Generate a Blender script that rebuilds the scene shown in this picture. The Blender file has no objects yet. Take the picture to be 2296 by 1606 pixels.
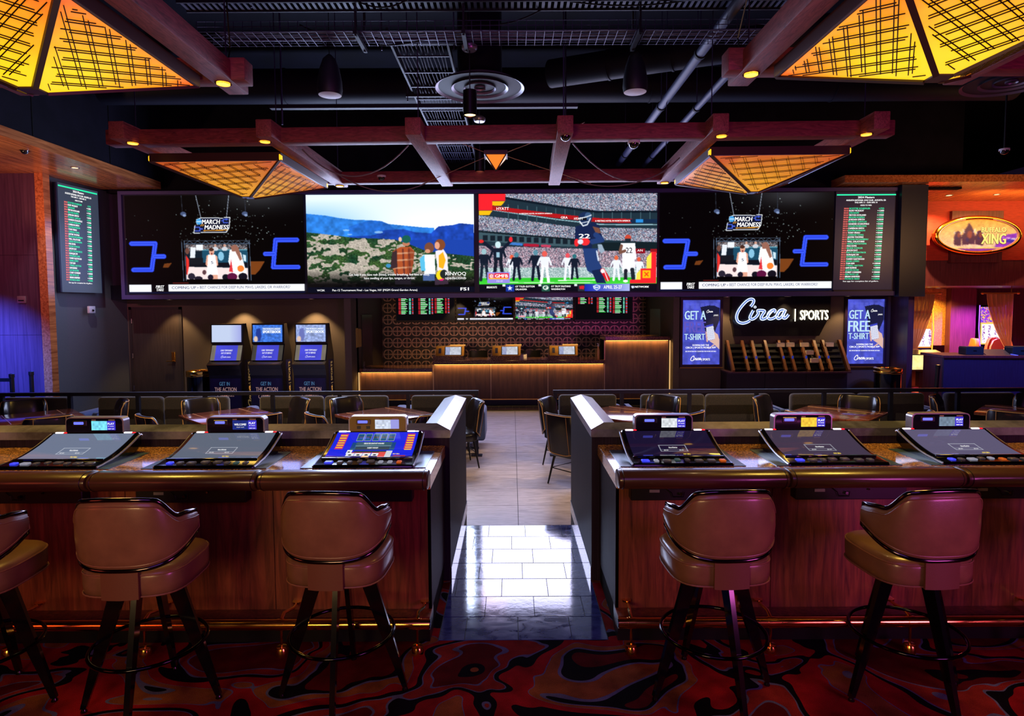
import bpy, bmesh, math, random
import numpy as np
from mathutils import Vector, Matrix
R = math.radians
SC = bpy.context.scene
COL = SC.collection
random.seed(7)

# ------------------------------------------------------------------ camera
F, CX, CY = 1400.0, 1148.0, 773.0          # focal length and principal point, in pixels of the 2296 x 1606 frame
PITCH, ROLL = R(3.4), 0.005
cam_data = bpy.data.cameras.new('camera')
cam_data.sensor_width = 36
cam_data.lens = F / 2296 * 36
cam_data.shift_y = -30 / 2296
cam_data.clip_end = 200
camera = bpy.data.objects.new('camera', cam_data)
COL.objects.link(camera)
camera.matrix_world = Matrix.Translation((0, 0, 2)) @ Matrix.Rotation(math.pi / 2 - PITCH, 4, 'X') @ Matrix.Rotation(-ROLL, 4, 'Z')
SC.camera = camera

# ------------------------------------------------------------------ world, exposure, room light
w = bpy.data.worlds.new('world'); SC.world = w; w.use_nodes = True
w.node_tree.nodes['Background'].inputs[0].default_value = (0.10, 0.05, 0.16, 1)
w.node_tree.nodes['Background'].inputs[1].default_value = 0.05
SC.view_settings.view_transform = 'Standard'
SC.view_settings.look = 'None'
SC.view_settings.gamma = 1
SC.view_settings.use_curve_mapping = False
SC.view_settings.exposure = 0.0
SC.cycles.max_bounces = 6
SC.cycles.sample_clamp_indirect = 4

def area(name, loc, aim, size, col, power, sy=None):
    d = bpy.data.lights.new(name, 'AREA'); d.energy = power; d.color = col; d.shape = 'RECTANGLE'
    d.size = size; d.size_y = sy or size
    o = bpy.data.objects.new(name, d); COL.objects.link(o); o.location = loc
    o.rotation_euler = (Vector(aim) - Vector(loc)).to_track_quat('-Z', 'Y').to_euler()
    return o
def spot(name, loc, aim, col, power, angle=70, blend=.6, rad=.04):
    d = bpy.data.lights.new(name, 'SPOT'); d.energy = power; d.color = col; d.spot_size = R(angle); d.spot_blend = blend; d.shadow_soft_size = rad
    o = bpy.data.objects.new(name, d); COL.objects.link(o); o.location = loc
    o.rotation_euler = (Vector(aim) - Vector(loc)).to_track_quat('-Z', 'Y').to_euler()
    return o
def point(name, loc, col, power, rad=.1):
    d = bpy.data.lights.new(name, 'POINT'); d.energy = power; d.color = col; d.shadow_soft_size = rad
    o = bpy.data.objects.new(name, d); COL.objects.link(o); o.location = loc
    return o
# glow of the gaming floor behind the photographer: amber lamps overhead, red and magenta machines at the sides
area('gaming_floor_amber', (-2.0, -2.2, 1.9), (-1.1, 3.4, 1.0), 1.4, (1.0, .60, .24), 105, .9)
area('gaming_floor_red', (-4.6, 0.2, 1.6), (-1.6, 3.6, .4), 1.2, (1.0, .12, .05), 15)
area('gaming_floor_magenta', (4.4, -0.6, 1.5), (1.4, 3.6, .9), 1.4, (.82, .12, .62), 110)
area('gaming_floor_violet', (0, -2.5, 4.6), (0, 6, 4.4), 3.0, (.45, .14, .9), 60)
# light thrown into the room by the bright pictures of the video wall
area('video_wall_light_mountain_picture', (-2.52, 12.80, 3.45), (-2.52, 0, 2.4), 3.4, (.56, .66, 1.0), 330, 1.6)
area('video_wall_light_stadium_picture', (1.15, 12.80, 3.30), (1.15, 0, 2.3), 3.6, (.64, .64, 1.0), 185, 1.9)
area('video_wall_light_left_show', (-6.1, 12.80, 3.0), (-6.1, 0, 2.2), 3.4, (.35, .42, 1.0), 50, 1.6)
area('video_wall_light_right_show', (4.8, 12.80, 3.0), (4.8, 0, 2.2), 3.4, (.35, .42, 1.0), 50, 1.6)

# ------------------------------------------------------------------ helpers
def lin(c):
    c = c / 255.0
    return c / 12.92 if c <= .04045 else ((c + .055) / 1.055) ** 2.4
def L3(c): return tuple(lin(x) for x in c)
def at(px, py, Y=None, z=None):
    """point seen at a photo pixel, on the plane at depth Y or at height z"""
    u, v = (px - CX) / F, (CY - py) / F
    c, s = math.cos(ROLL), math.sin(ROLL)
    u, v = u * c + v * s, -u * s + v * c
    d = Vector((u, math.cos(PITCH) + v * math.sin(PITCH), -math.sin(PITCH) + v * math.cos(PITCH)))
    k = Y / d.y if Y is not None else (z - 2) / d.z
    return Vector((0, 0, 2)) + d * k

class MB:
    def __init__(s): s.v = []; s.f = []
    def add(s, vs, fs):
        n = len(s.v); s.v.extend([tuple(p) for p in vs]); s.f.extend([tuple(i + n for i in f) for f in fs]); return s
    def box(s, x0, y0, z0, x1, y1, z1):
        return s.add([(x0,y0,z0),(x1,y0,z0),(x1,y1,z0),(x0,y1,z0),(x0,y0,z1),(x1,y0,z1),(x1,y1,z1),(x0,y1,z1)],
                     [(3,2,1,0),(4,5,6,7),(0,1,5,4),(1,2,6,5),(2,3,7,6),(3,0,4,7)])
    def rbox(s, x0, y0, z0, x1, y1, z1, b=.01, seg=2):
        bm = bmesh.new(); bmesh.ops.create_cube(bm, size=1)
        for v in bm.verts: v.co = Vector(((v.co.x + .5) * (x1 - x0) + x0, (v.co.y + .5) * (y1 - y0) + y0, (v.co.z + .5) * (z1 - z0) + z0))
        bmesh.ops.bevel(bm, geom=list(bm.edges), offset=b, segments=seg, profile=.5, affect='EDGES')
        bm.verts.index_update()
        s.add([v.co for v in bm.verts], [[v.index for v in f.verts] for f in bm.faces]); bm.free(); return s
    def bar(s, p, q, w, h, up=(0,0,1)):
        p, q, up = Vector(p), Vector(q), Vector(up); d = (q - p).normalized()
        a = d.cross(up)
        if a.length < 1e-4: a = d.cross(Vector((1,0,0)))
        a.normalize(); b = a.cross(d).normalized(); a = a * w / 2; b = b * h / 2
        vs = [p-a-b,p+a-b,p+a+b,p-a+b,q-a-b,q+a-b,q+a+b,q-a+b]
        return s.add(vs, [(0,1,2,3),(7,6,5,4),(0,4,5,1),(1,5,6,2),(2,6,7,3),(3,7,4,0)])
    def cyl(s, p, q, r0, r1=None, n=12, caps=True):
        r1 = r0 if r1 is None else r1; p, q = Vector(p), Vector(q); d = (q - p).normalized()
        a = d.cross(Vector((0,0,1)));
        if a.length < 1e-4: a = Vector((1,0,0))
        a.normalize(); b = d.cross(a)
        vs = []
        for c, r in ((p, r0), (q, r1)):
            for i in range(n):
                t = 2 * math.pi * i / n; vs.append(c + a * (r * math.cos(t)) + b * (r * math.sin(t)))
        fs = [(i, (i+1) % n, n + (i+1) % n, n + i) for i in range(n)]
        if caps: fs += [tuple(range(n))[::-1], tuple(range(n, 2*n))]
        return s.add(vs, fs)
    def tube(s, pts, r, n=6, closed=False):
        pts = [Vector(p) for p in pts]; m = len(pts); vs = []; prev = None
        for i, p in enumerate(pts):
            a = pts[(i-1) % m] if (closed or i) else p; b = pts[(i+1) % m] if (closed or i < m-1) else p
            d = (b - a).normalized()
            if prev is None:
                x = d.cross(Vector((0,0,1)))
                if x.length < .05: x = d.cross(Vector((1,0,0)))
            else: x = prev - d * prev.dot(d)
            x.normalize(); prev = x; y = d.cross(x)
            for k in range(n):
                t = 2 * math.pi * k / n; vs.append(p + x * (r * math.cos(t)) + y * (r * math.sin(t)))
        fs = []
        for i in range(m if closed else m-1):
            j = (i+1) % m
            fs += [(i*n+k, i*n+(k+1) % n, j*n+(k+1) % n, j*n+k) for k in range(n)]
        if not closed: fs += [tuple(range(n))[::-1], tuple(range((m-1)*n, m*n))]
        return s.add(vs, fs)
    def prism(s, poly, axis, a, b):
        n = len(poly)
        f = {'x': lambda p, t: (t, p[0], p[1]), 'y': lambda p, t: (p[0], t, p[1]), 'z': lambda p, t: (p[0], p[1], t)}[axis]
        vs = [f(p, a) for p in poly] + [f(p, b) for p in poly]
        return s.add(vs, [tuple(range(n)), tuple(range(n, 2*n))[::-1]] + [(i, n+i, n+(i+1) % n, (i+1) % n) for i in range(n)])
    def lathe(s, prof, n=24, c=(0,0,0), cap=True):
        vs = []; c = Vector(c)
        for r, z in prof:
            for i in range(n):
                t = 2*math.pi*i/n; vs.append(c + Vector((r*math.cos(t), r*math.sin(t), z)))
        fs = []
        for j in range(len(prof)-1):
            fs += [(j*n+i, j*n+(i+1) % n, (j+1)*n+(i+1) % n, (j+1)*n+i) for i in range(n)]
        if cap: fs += [tuple(range(n))[::-1], tuple(range((len(prof)-1)*n, len(prof)*n))]
        return s.add(vs, fs)
    def loft(s, rings, closed=True, caps=True):
        n = len(rings[0]); vs = [p for r in rings for p in r]; fs = []
        for j in range(len(rings)-1):
            for i in range(n if closed else n-1):
                k = (i+1) % n; fs.append((j*n+i, j*n+k, (j+1)*n+k, (j+1)*n+i))
        if caps: fs += [tuple(range(n))[::-1], tuple(range((len(rings)-1)*n, len(rings)*n))]
        return s.add(vs, fs)
    def poly(s, pts): return s.add(pts, [tuple(range(len(pts)))])
    def text(s, t, x, y, size, fn, xs=1.0, align='L', off=.0, shear=0, sp=1.0):
        vs, fs = glyphs(t, off, shear, sp)
        if not vs: return s
        w = max(v[0] for v in vs); x0 = {'L': 0, 'C': -w*xs*size/2, 'R': -w*xs*size}[align]
        return s.add([fn(x + x0 + v[0]*size*xs, y + v[1]*size) for v in vs], fs)
    def build(s, name, mat, parent=None, smooth=None, loc=None, kind=None):
        me = bpy.data.meshes.new(name); me.from_pydata(s.v, [], s.f); me.update()
        if mat is not None: me.materials.append(mat)
        bm = bmesh.new(); bm.from_mesh(me); bmesh.ops.recalc_face_normals(bm, faces=bm.faces); bm.to_mesh(me); bm.free()
        if smooth is not None:
            me.polygons.foreach_set('use_smooth', [True]*len(me.polygons)); me.set_sharp_from_angle(angle=R(smooth))
        return link(name, me, parent, loc, kind or ('stuff' if name.endswith('lettering') else None))
def link(name, me, parent=None, loc=None, kind=None):
    o = bpy.data.objects.new(name, me); COL.objects.link(o)
    if parent is not None: o.parent = parent
    if loc is not None: o.location = loc
    if kind: o['kind'] = kind
    return o
_gl = {}
def glyphs(t, off=0, shear=0, sp=1.0):
    k = (t, off, shear, sp)
    if k not in _gl:
        c = bpy.data.curves.new('lettering', 'FONT'); c.body = t; c.size = 1; c.offset = off; c.shear = shear; c.resolution_u = 2; c.space_character = sp
        o = bpy.data.objects.new('lettering', c); m = o.to_mesh()
        vs = [tuple(v.co) for v in m.vertices]; fs = [tuple(p.vertices) for p in m.polygons]
        o.to_mesh_clear(); bpy.data.objects.remove(o); bpy.data.curves.remove(c)
        if vs:
            x0 = min(v[0] for v in vs); vs = [(v[0]-x0, v[1], 0) for v in vs]
        _gl[k] = (vs, fs)
    return _gl[k]
def thing(name, label, cat, loc=(0,0,0), rotz=0, group=None):
    o = bpy.data.objects.new(name, None); COL.objects.link(o); o.empty_display_size = .1
    o.location = loc; o.rotation_euler = (0, 0, rotz)
    return tag(o, label, cat, group)
def tag(o, label=None, cat=None, group=None, kind=None):
    for k, v in (('label', label), ('category', cat), ('group', group), ('kind', kind)):
        if v: o[k] = v
    return o
def S(o): o['kind'] = 'structure'; return o
def copy_tree(o, parent=None):
    c = o.copy(); COL.objects.link(c); c.parent = parent
    for ch in o.children: copy_tree(ch, c)
    return c
def place(o, loc, rotz=0, label=None):
    o.location = loc; o.rotation_euler = (0, 0, rotz)
    if label: o['label'] = label
    return o

# ------------------------------------------------------------------ materials
def _n(nt, t, **kw):
    n = nt.nodes.new(t)
    for k, v in kw.items(): setattr(n, k, v)
    return n
def M(name, col, rough=.5, metal=0.0, spec=.5, var=None, bump=None, coat=0, emit=None, es=0.0, ior=None, world=False, col2=None, ramp=None, rvar=0, sheen=0, alpha=None, aniso=0, tr=0):
    """col sRGB; var=(scale, contrast 0..1) blends col2 in by noise; scale a number or xyz"""
    m = bpy.data.materials.new(name); m.use_nodes = True; nt = m.node_tree; b = nt.nodes['Principled BSDF']
    c = L3(col) + (1,)
    b.inputs['Base Color'].default_value = c; b.inputs['Roughness'].default_value = rough; b.inputs['Metallic'].default_value = metal
    b.inputs['Specular IOR Level'].default_value = spec
    if ior: b.inputs['IOR'].default_value = ior
    if coat: b.inputs['Coat Weight'].default_value = coat; b.inputs['Coat Roughness'].default_value = .08
    if sheen: b.inputs['Sheen Weight'].default_value = sheen
    if tr: b.inputs['Transmission Weight'].default_value = tr
    if alpha is not None: b.inputs['Alpha'].default_value = alpha
    if aniso: b.inputs['Anisotropic'].default_value = aniso
    if emit: b.inputs['Emission Color'].default_value = L3(emit) + (1,); b.inputs['Emission Strength'].default_value = es
    if var or bump:
        src = _n(nt, 'ShaderNodeNewGeometry').outputs['Position'] if world else _n(nt, 'ShaderNodeTexCoord').outputs['Object']
    def noise(sc, detail=6, rough_=.6, dist=0):
        mp = _n(nt, 'ShaderNodeMapping'); nt.links.new(src, mp.inputs['Vector'])
        mp.inputs['Scale'].default_value = sc if isinstance(sc, tuple) else (sc, sc, sc)
        t = _n(nt, 'ShaderNodeTexNoise'); t.inputs['Scale'].default_value = 1; t.inputs['Detail'].default_value = detail; t.inputs['Roughness'].default_value = rough_; t.inputs['Distortion'].default_value = dist
        nt.links.new(mp.outputs[0], t.inputs['Vector']); return t.outputs['Fac']
    if var:
        f = noise(var[0], dist=var[2] if len(var) > 2 else 0)
        cr = _n(nt, 'ShaderNodeValToRGB'); nt.links.new(f, cr.inputs[0])
        e = cr.color_ramp.elements
        if ramp:
            cr.color_ramp.interpolation = ramp[0]
            while len(e) < len(ramp[1]): e.new(.5)
            for k, (p, cc) in enumerate(ramp[1]): e[k].position = p; e[k].color = L3(cc) + (1,)
        else:
            h = .5 - .5 * (1 - var[1]) * .6
            e[0].position = .5 - h * .5; e[1].position = .5 + h * .5
            e[0].color = L3(col2 or tuple(x * .55 for x in col)) + (1,); e[1].color = c
        nt.links.new(cr.outputs[0], b.inputs['Base Color'])
        if rvar:
            ma = _n(nt, 'ShaderNodeMath', operation='MULTIPLY_ADD'); nt.links.new(f, ma.inputs[0]); ma.inputs[1].default_value = rvar; ma.inputs[2].default_value = rough - rvar/2
            nt.links.new(ma.outputs[0], b.inputs['Roughness'])
    if bump:
        bp = _n(nt, 'ShaderNodeBump'); bp.inputs['Strength'].default_value = bump[1]; bp.inputs['Distance'].default_value = bump[2] if len(bump) > 2 else .004
        nt.links.new(noise(bump[0], 4), bp.inputs['Height']); nt.links.new(bp.outputs[0], b.inputs['Normal'])
    return m
def E(name, col, es=1.0, base=(0,0,0), rough=.4):
    return M(name, base, rough, emit=col, es=es)

wood_red = M('beam_wood', (150, 60, 70), .6, var=((4, 26, 26), .95, 2.5), col2=(78, 20, 34), bump=((8, 60, 60), .25))
wood_red_y = M('beam_wood_lengthwise', (168, 84, 88), .6, var=((26, 4, 26), .95, 2.5), col2=(84, 28, 40), bump=((60, 8, 60), .25))
wood_front = M('bar_front_wood', (138, 72, 44), .42, var=((26, 26, 2.2), .95, 1.2), col2=(62, 28, 18), world=True, bump=((60, 60, 5), .15))
wood_rib = M('ribbed_dark_wood', (48, 36, 52), .6, spec=.12, var=((70, 70, .8), .9), col2=(26, 20, 28), world=True, bump=((120, 120, .5), .5))
wood_amber = M('soffit_wood', (206, 128, 74), .2, var=((24, 1.6, 24), .7, .4), col2=(120, 62, 34), world=True)
wood_col = M('column_wood', (92, 60, 76), .35, var=((30, 30, 1.2), .8, .4), col2=(60, 36, 52), world=True)
wood_table = M('table_wood', (120, 62, 40), .16, var=((3, 30, 10), .8, .8), col2=(62, 28, 20), coat=.6)
leather = M('brown_leather', (122, 86, 62), .30, bump=(220, .08), var=(6, .5), col2=(102, 70, 52), coat=.2)
leather_dk = M('dark_teal_leather', (22, 20, 32), .28, bump=(200, .08), coat=.2)
leather_pad = M('armrest_leather', (66, 40, 30), .30, bump=(160, .06), coat=.25)
piping_tan = M('tan_piping', (170, 130, 84), .5)
piping_br = M('leather_piping', (120, 78, 60), .4)
chrome = M('dark_chrome', (84, 76, 82), .12, 1.0)
steel = M('brushed_steel', (150, 150, 158), .3, 1.0)
black = M('black_paint', (12, 12, 15), .35)
black_g = M('black_gloss', (5, 5, 7), .12, coat=.3)
black_m = M('black_matte', (10, 10, 13), .75, spec=.1)
brass = M('polished_brass', (246, 190, 92), .16, 1.0)
bronze = M('bronze', (168, 128, 62), .3, .5)
silver = M('silver_plastic', (150, 148, 156), .3, .6)
granite = M('speckled_granite', (150, 104, 58), .10, var=(85, .9, .6), ramp=('LINEAR', [(.30, (18, 12, 10)), (.44, (120, 78, 42)), (.54, (184, 132, 74)), (.66, (226, 186, 130))]), world=True, coat=.4)
granite_d = M('speckled_granite_dark', (110, 76, 50), .15, var=(60, .9, .6), ramp=('LINEAR', [(.30, (30, 18, 14)), (.5, (96, 60, 42)), (.66, (150, 110, 76))]), world=True, coat=.3)
fabric = M('navy_tweed', (52, 58, 86), .9, var=(160, .9), ramp=('LINEAR', [(.38, (8, 9, 16)), (.55, (26, 24, 42)), (.66, (70, 52, 52))]), sheen=.3, bump=(200, .4))
fabric_b = M('blue_lit_upholstery', (62, 86, 150), .85, var=(120, .6), col2=(36, 52, 100), sheen=.3, bump=(200, .3))  # paler blue holds the video wall's glow on sofa sides and seats
plaster_dk = M('dark_wall_plaster', (22, 20, 32), .8, spec=.08, var=(2.0, .3), col2=(14, 13, 22), world=True)
wall_cloth = M('taupe_wall_covering', (104, 90, 78), .7, var=((60, 60, 200), .5), col2=(84, 72, 62), world=True, bump=((150, 150, 300), .2))
wall_grey = M('grey_wall_covering', (96, 94, 98), .7, var=((60, 60, 200), .5), col2=(76, 82, 92), world=True)
navy = M('navy_housing', (30, 34, 62), .5)
housing = M('video_wall_frame', (78, 68, 128), .4)
ceil_m = M('black_ceiling', (12, 12, 24), .85, spec=.05, world=True, var=(1.5, .5), col2=(8, 8, 14))
duct_m = M('painted_duct', (16, 16, 28), .6, spec=.12)
pipe_m = M('grey_pipe', (36, 38, 68), .5, .2, spec=.25)
wire_m = M('galvanised_wire', (64, 58, 90), .45, .8)
tray_m = M('dark_tray', (26, 24, 42), .6, .2, spec=.2)
white_p = M('white_paint', (210, 208, 214), .5)
# ------------------------------------------------------------------ the setting
LZ = -0.15                                   # level of the sunken lounge
CXL, CXR = -.488, .615                       # counter ends either side of the passage
PXL, PXR = -.456, .574                       # passage faces of the low divider walls
Y0, YHW, YR, YE = 3.646, 4.47, 5.63, 6.056  # landing front edge, divider wall face, step down to the lounge, divider wall end
YV, YW, YB = 12.9, 13.5, 13.62               # video wall, wall below it, betting counter

def carpet_mat(name, sc, cols):
    m = bpy.data.materials.new(name); m.use_nodes = True; nt = m.node_tree; b = nt.nodes['Principled BSDF']
    g = _n(nt, 'ShaderNodeNewGeometry'); mp = _n(nt, 'ShaderNodeMapping'); nt.links.new(g.outputs['Position'], mp.inputs[0])
    mp.inputs['Scale'].default_value = (sc, sc * 1.15, sc); mp.inputs['Location'].default_value = (3.3, 1.7, 0); mp.inputs['Rotation'].default_value = (0, 0, .5)
    t = _n(nt, 'ShaderNodeTexNoise'); t.inputs['Scale'].default_value = 1; t.inputs['Detail'].default_value = 2.2; t.inputs['Roughness'].default_value = .45; t.inputs['Distortion'].default_value = .9
    nt.links.new(mp.outputs[0], t.inputs['Vector'])
    cr = _n(nt, 'ShaderNodeValToRGB'); cr.color_ramp.interpolation = 'CONSTANT'; nt.links.new(t.outputs['Fac'], cr.inputs[0])
    e = cr.color_ramp.elements
    while len(e) < len(cols): e.new(.5)
    for k, (p, c) in enumerate(cols): e[k].position = p; e[k].color = L3(c) + (1,)
    t2 = _n(nt, 'ShaderNodeTexNoise'); t2.inputs['Scale'].default_value = 260; t2.inputs['Detail'].default_value = 3
    t3 = _n(nt, 'ShaderNodeTexNoise'); t3.inputs['Scale'].default_value = 8; t3.inputs['Detail'].default_value = 5
    mm = _n(nt, 'ShaderNodeMath', operation='MULTIPLY'); nt.links.new(t2.outputs['Fac'], mm.inputs[0]); nt.links.new(t3.outputs['Fac'], mm.inputs[1])
    for q in (t2, t3): nt.links.new(g.outputs['Position'], q.inputs['Vector'])
    ma = _n(nt, 'ShaderNodeMath', operation='MULTIPLY_ADD'); nt.links.new(mm.outputs[0], ma.inputs[0]); ma.inputs[1].default_value = 3.6; ma.inputs[2].default_value = -.05
    mx = _n(nt, 'ShaderNodeMix', data_type='RGBA', blend_type='MULTIPLY'); mx.inputs[0].default_value = .85
    nt.links.new(cr.outputs[0], mx.inputs[6]); nt.links.new(ma.outputs[0], mx.inputs[7]); nt.links.new(mx.outputs[2], b.inputs['Base Color'])
    b.inputs['Roughness'].default_value = 1.0; b.inputs['Specular IOR Level'].default_value = .03
    bp = _n(nt, 'ShaderNodeBump'); bp.inputs['Strength'].default_value = .5; bp.inputs['Distance'].default_value = .004; nt.links.new(t2.outputs['Fac'], bp.inputs['Height']); nt.links.new(bp.outputs[0], b.inputs['Normal'])
    return m
RED, DRED, BRN, BLK, BLU = (112, 14, 24), (66, 9, 16), (104, 56, 34), (8, 5, 14), (72, 72, 112)
carpet = carpet_mat('patterned_carpet', 1.25, [(0, DRED), (.34, BLK), (.375, BLU), (.383, BRN), (.43, BLU), (.437, RED), (.50, BLK), (.532, BLU), (.54, (104, 28, 28)), (.585, BLU), (.592, DRED), (.66, BLK), (.69, BRN)])
carpet2 = carpet_mat('orange_carpet', 3.0, [(0, (120, 30, 20)), (.38, (220, 110, 40)), (.46, (150, 30, 20)), (.54, (235, 150, 60)), (.6, (110, 20, 16))])
m = MB()
m.poly([(-9, -4, 0), (9, -4, 0), (9, Y0, 0), (-9, Y0, 0)])
m.poly([(-9, Y0, 0), (PXL, Y0, 0), (PXL, YHW, 0), (-9, YHW, 0)])
m.poly([(PXR, Y0, 0), (9, Y0, 0), (9, YHW, 0), (PXR, YHW, 0)])
S(m.build('floor', carpet))
# landing of staggered glossy slate tiles, one step above the lounge
slate = M('glossy_slate_tile', (62, 78, 148), .09, var=((5, 9, 5), .9, 1.2), col2=(22, 32, 92), ior=1.9, spec=.7, bump=((14, 14, 14), .10, .003), rvar=.14, world=True)
grout = M('dark_grout', (26, 28, 36), .7)
rampo = S(MB().box(PXL, Y0, LZ - .01, PXR, YR, -.004).build('floor_landing', grout))
rows = 7; tw = .325; dy = (YR - Y0) / rows; g = .004
offs = [.16, .27, .05, .20, .29, .12, .24]
for r in range(rows):
    ya, yb = Y0 + r*dy + g, Y0 + (r+1)*dy - g
    x = PXL + g + .02
    edges = [PXL + .004]
    q = PXL + offs[r]
    while q < PXR - .05: edges.append(q); q += tw
    edges.append(PXR - .004)
    for a, b_ in zip(edges[:-1], edges[1:]):
        a += g/2; b_ -= g/2
        h_ = .0005*random.random(); MB().box(a, ya, -.004, b_, yb, .002 + h_).build('tile', slate, rampo)
# lounge floor: large wood-grain porcelain tiles
porc = M('porcelain_wood_tile', (184, 174, 190), .36, var=((3, 14, 6), .8, 1.5), col2=(128, 118, 128), world=True, rvar=.12)
fl = MB(); fl.poly([(-9, 4.4, LZ - .006), (9, 4.4, LZ - .006), (9, 17, LZ - .006), (-9, 17, LZ - .006)])
fl = S(fl.build('floor_lounge', grout))
tx, ty = 1.22, .62
tm = MB().box(.003, .003, -.004, tx - .003, ty - .003, .0); tme = tm.build('tile', porc, fl)
tiles_me = tme.data; bpy.data.objects.remove(tme)
for i in range(-5, 6):
    for j in range(13):
        y = 5.44 + j*ty
        if y + ty > 13.2: continue
        link('tile', tiles_me, fl, (.055 + i*tx, y, LZ))
dkt = M('dark_border_tile', (34, 30, 34), .25, var=(8, .5))
dm = MB().box(.004, .004, -.004, .296, .15, .001).build('border_tile', dkt, fl); dme = dm.data; bpy.data.objects.remove(dm)
for j in range(3):
    for i in range(26): link('border_tile', dme, fl, (-3.9 + i*.3 + (.15 if j % 2 else 0), 13.05 + j*.158, LZ))
S(MB().poly([(9, 9, LZ), (24, 9, LZ), (24, 26, LZ), (9, 26, LZ)]).add([(8.4, 13.6, LZ - .002), (9.1, 13.6, LZ - .002), (9.1, 26, LZ - .002), (8.4, 26, LZ - .002)], [(0,1,2,3)]).build('floor_casino', carpet2))

# low divider walls with folded caps, each an L round the counter end
capm = M('grey_stone_cap', (142, 146, 158), .22, .25, var=(3, .3))
skirt_m = M('slate_skirting', (70, 76, 96), .15, spec=.7)
for side, (xi, sgn, nm) in enumerate(((PXL, -1, 'left'), (PXR, 1, 'right'))):
    xe = sgn * 8.6; t = .2
    m = MB()
    poly = [(xi, YHW), (xi, YE), (xi + sgn*t, YE), (xi + sgn*t, YHW + t), (xe, YHW + t), (xe, YHW)]
    n = len(poly); m.prism(poly, 'z', LZ, 1.065)
    wl = S(m.build('wall_divider_' + nm, wood_rib))
    
    # cap cross-section swept along the L: outer edge, ridge, inner edge
    def L(d, z):   # a line at distance d from the outer face
        return [(xe, YHW + d, z), (xi + sgn*d, YHW + d, z), (xi + sgn*d, YE + .006, z)]
    prof = [(-.006, 1.062), (-.006, 1.118), (.10, 1.150), (.206, 1.118), (.206, 1.062)]
    rings = [[L(d, z)[k] for d, z in prof] for k in range(3)]
    MB().loft(rings).build('cap', capm, wl)
    MB().box(min(xi, xi - sgn*.006), YHW, 0, max(xi, xi - sgn*.006), YE, .10).build('skirting', skirt_m, wl)

# left side: column, recessed wall that carries the odds board, wood soffit and bulkhead above it
m = MB(); colw = []
for z0, z1 in ((LZ, 1.545), (1.55, 2.985), (2.99, 4.44)): colw.append((z0, z1))
wlc = S(MB().box(-10.6, 11.36, LZ, -8.50, 11.6, 4.44).build('wall_column', black_m))
for z0, z1 in colw: MB().box(-10.6, 11.32, z0, -8.51, 11.36, z1).build('panel', wood_col, wlc)
S(MB().box(-8.51, 11.30, LZ, -8.36, 11.46, 4.44).build('trim_1', wood_amber))
m = MB().prism([(-8.52, 11.46), (-8.40, 12.62), (-8.30, 13.5), (-8.9, 13.5), (-8.9, 11.46)], 'z', LZ, 4.44)
S(m.build('wall_left', wall_grey))
sof = S(MB().box(-10.6, 3.0, 4.44, -7.12, 12.86, 4.58).build('ceiling_soffit_left', wood_amber))
S(MB().box(-7.30, 2.5, 4.58, -7.15, 13.1, 6.3).build('wall_bulkhead_left', plaster_dk))
for y in (5.5, 7.5, 9.5, 11.3): S(MB().box(-7.15, y, 4.6, -7.143, y + .02, 6.3).build('trim_2', black_m))
# wall below and above the video wall
m = MB(); m.box(-8.9, YW, LZ, -3.36, YW + .15, 2.32); S(m.build('wall_back_left', wall_cloth))
m = MB(); m.box(3.5, YW, LZ, 8.3, YW + .15, 2.32); S(m.build('wall_back_right', wall_cloth))
S(MB().box(8.18, YW - .6, LZ, 8.30, YW, 2.3).build('wall_back_end', wood_col))
S(MB().box(-9.5, 13.05, 4.40, 9.3, 13.2, 6.3).build('wall_above_screens', plaster_dk))
S(MB().box(-12, -4, 6.3, 16, 26, 6.4).build('ceiling', ceil_m))
zsof = at(1068, 655, YV).z - .118
S(MB().box(-8.9, 13.05, zsof, -3.36, 13.5, 2.5).build('ceiling_soffit_back_left', plaster_dk)); S(MB().box(3.5, 13.05, zsof, 8.3, 13.5, 2.5).build('ceiling_soffit_back_right', plaster_dk))
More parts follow.
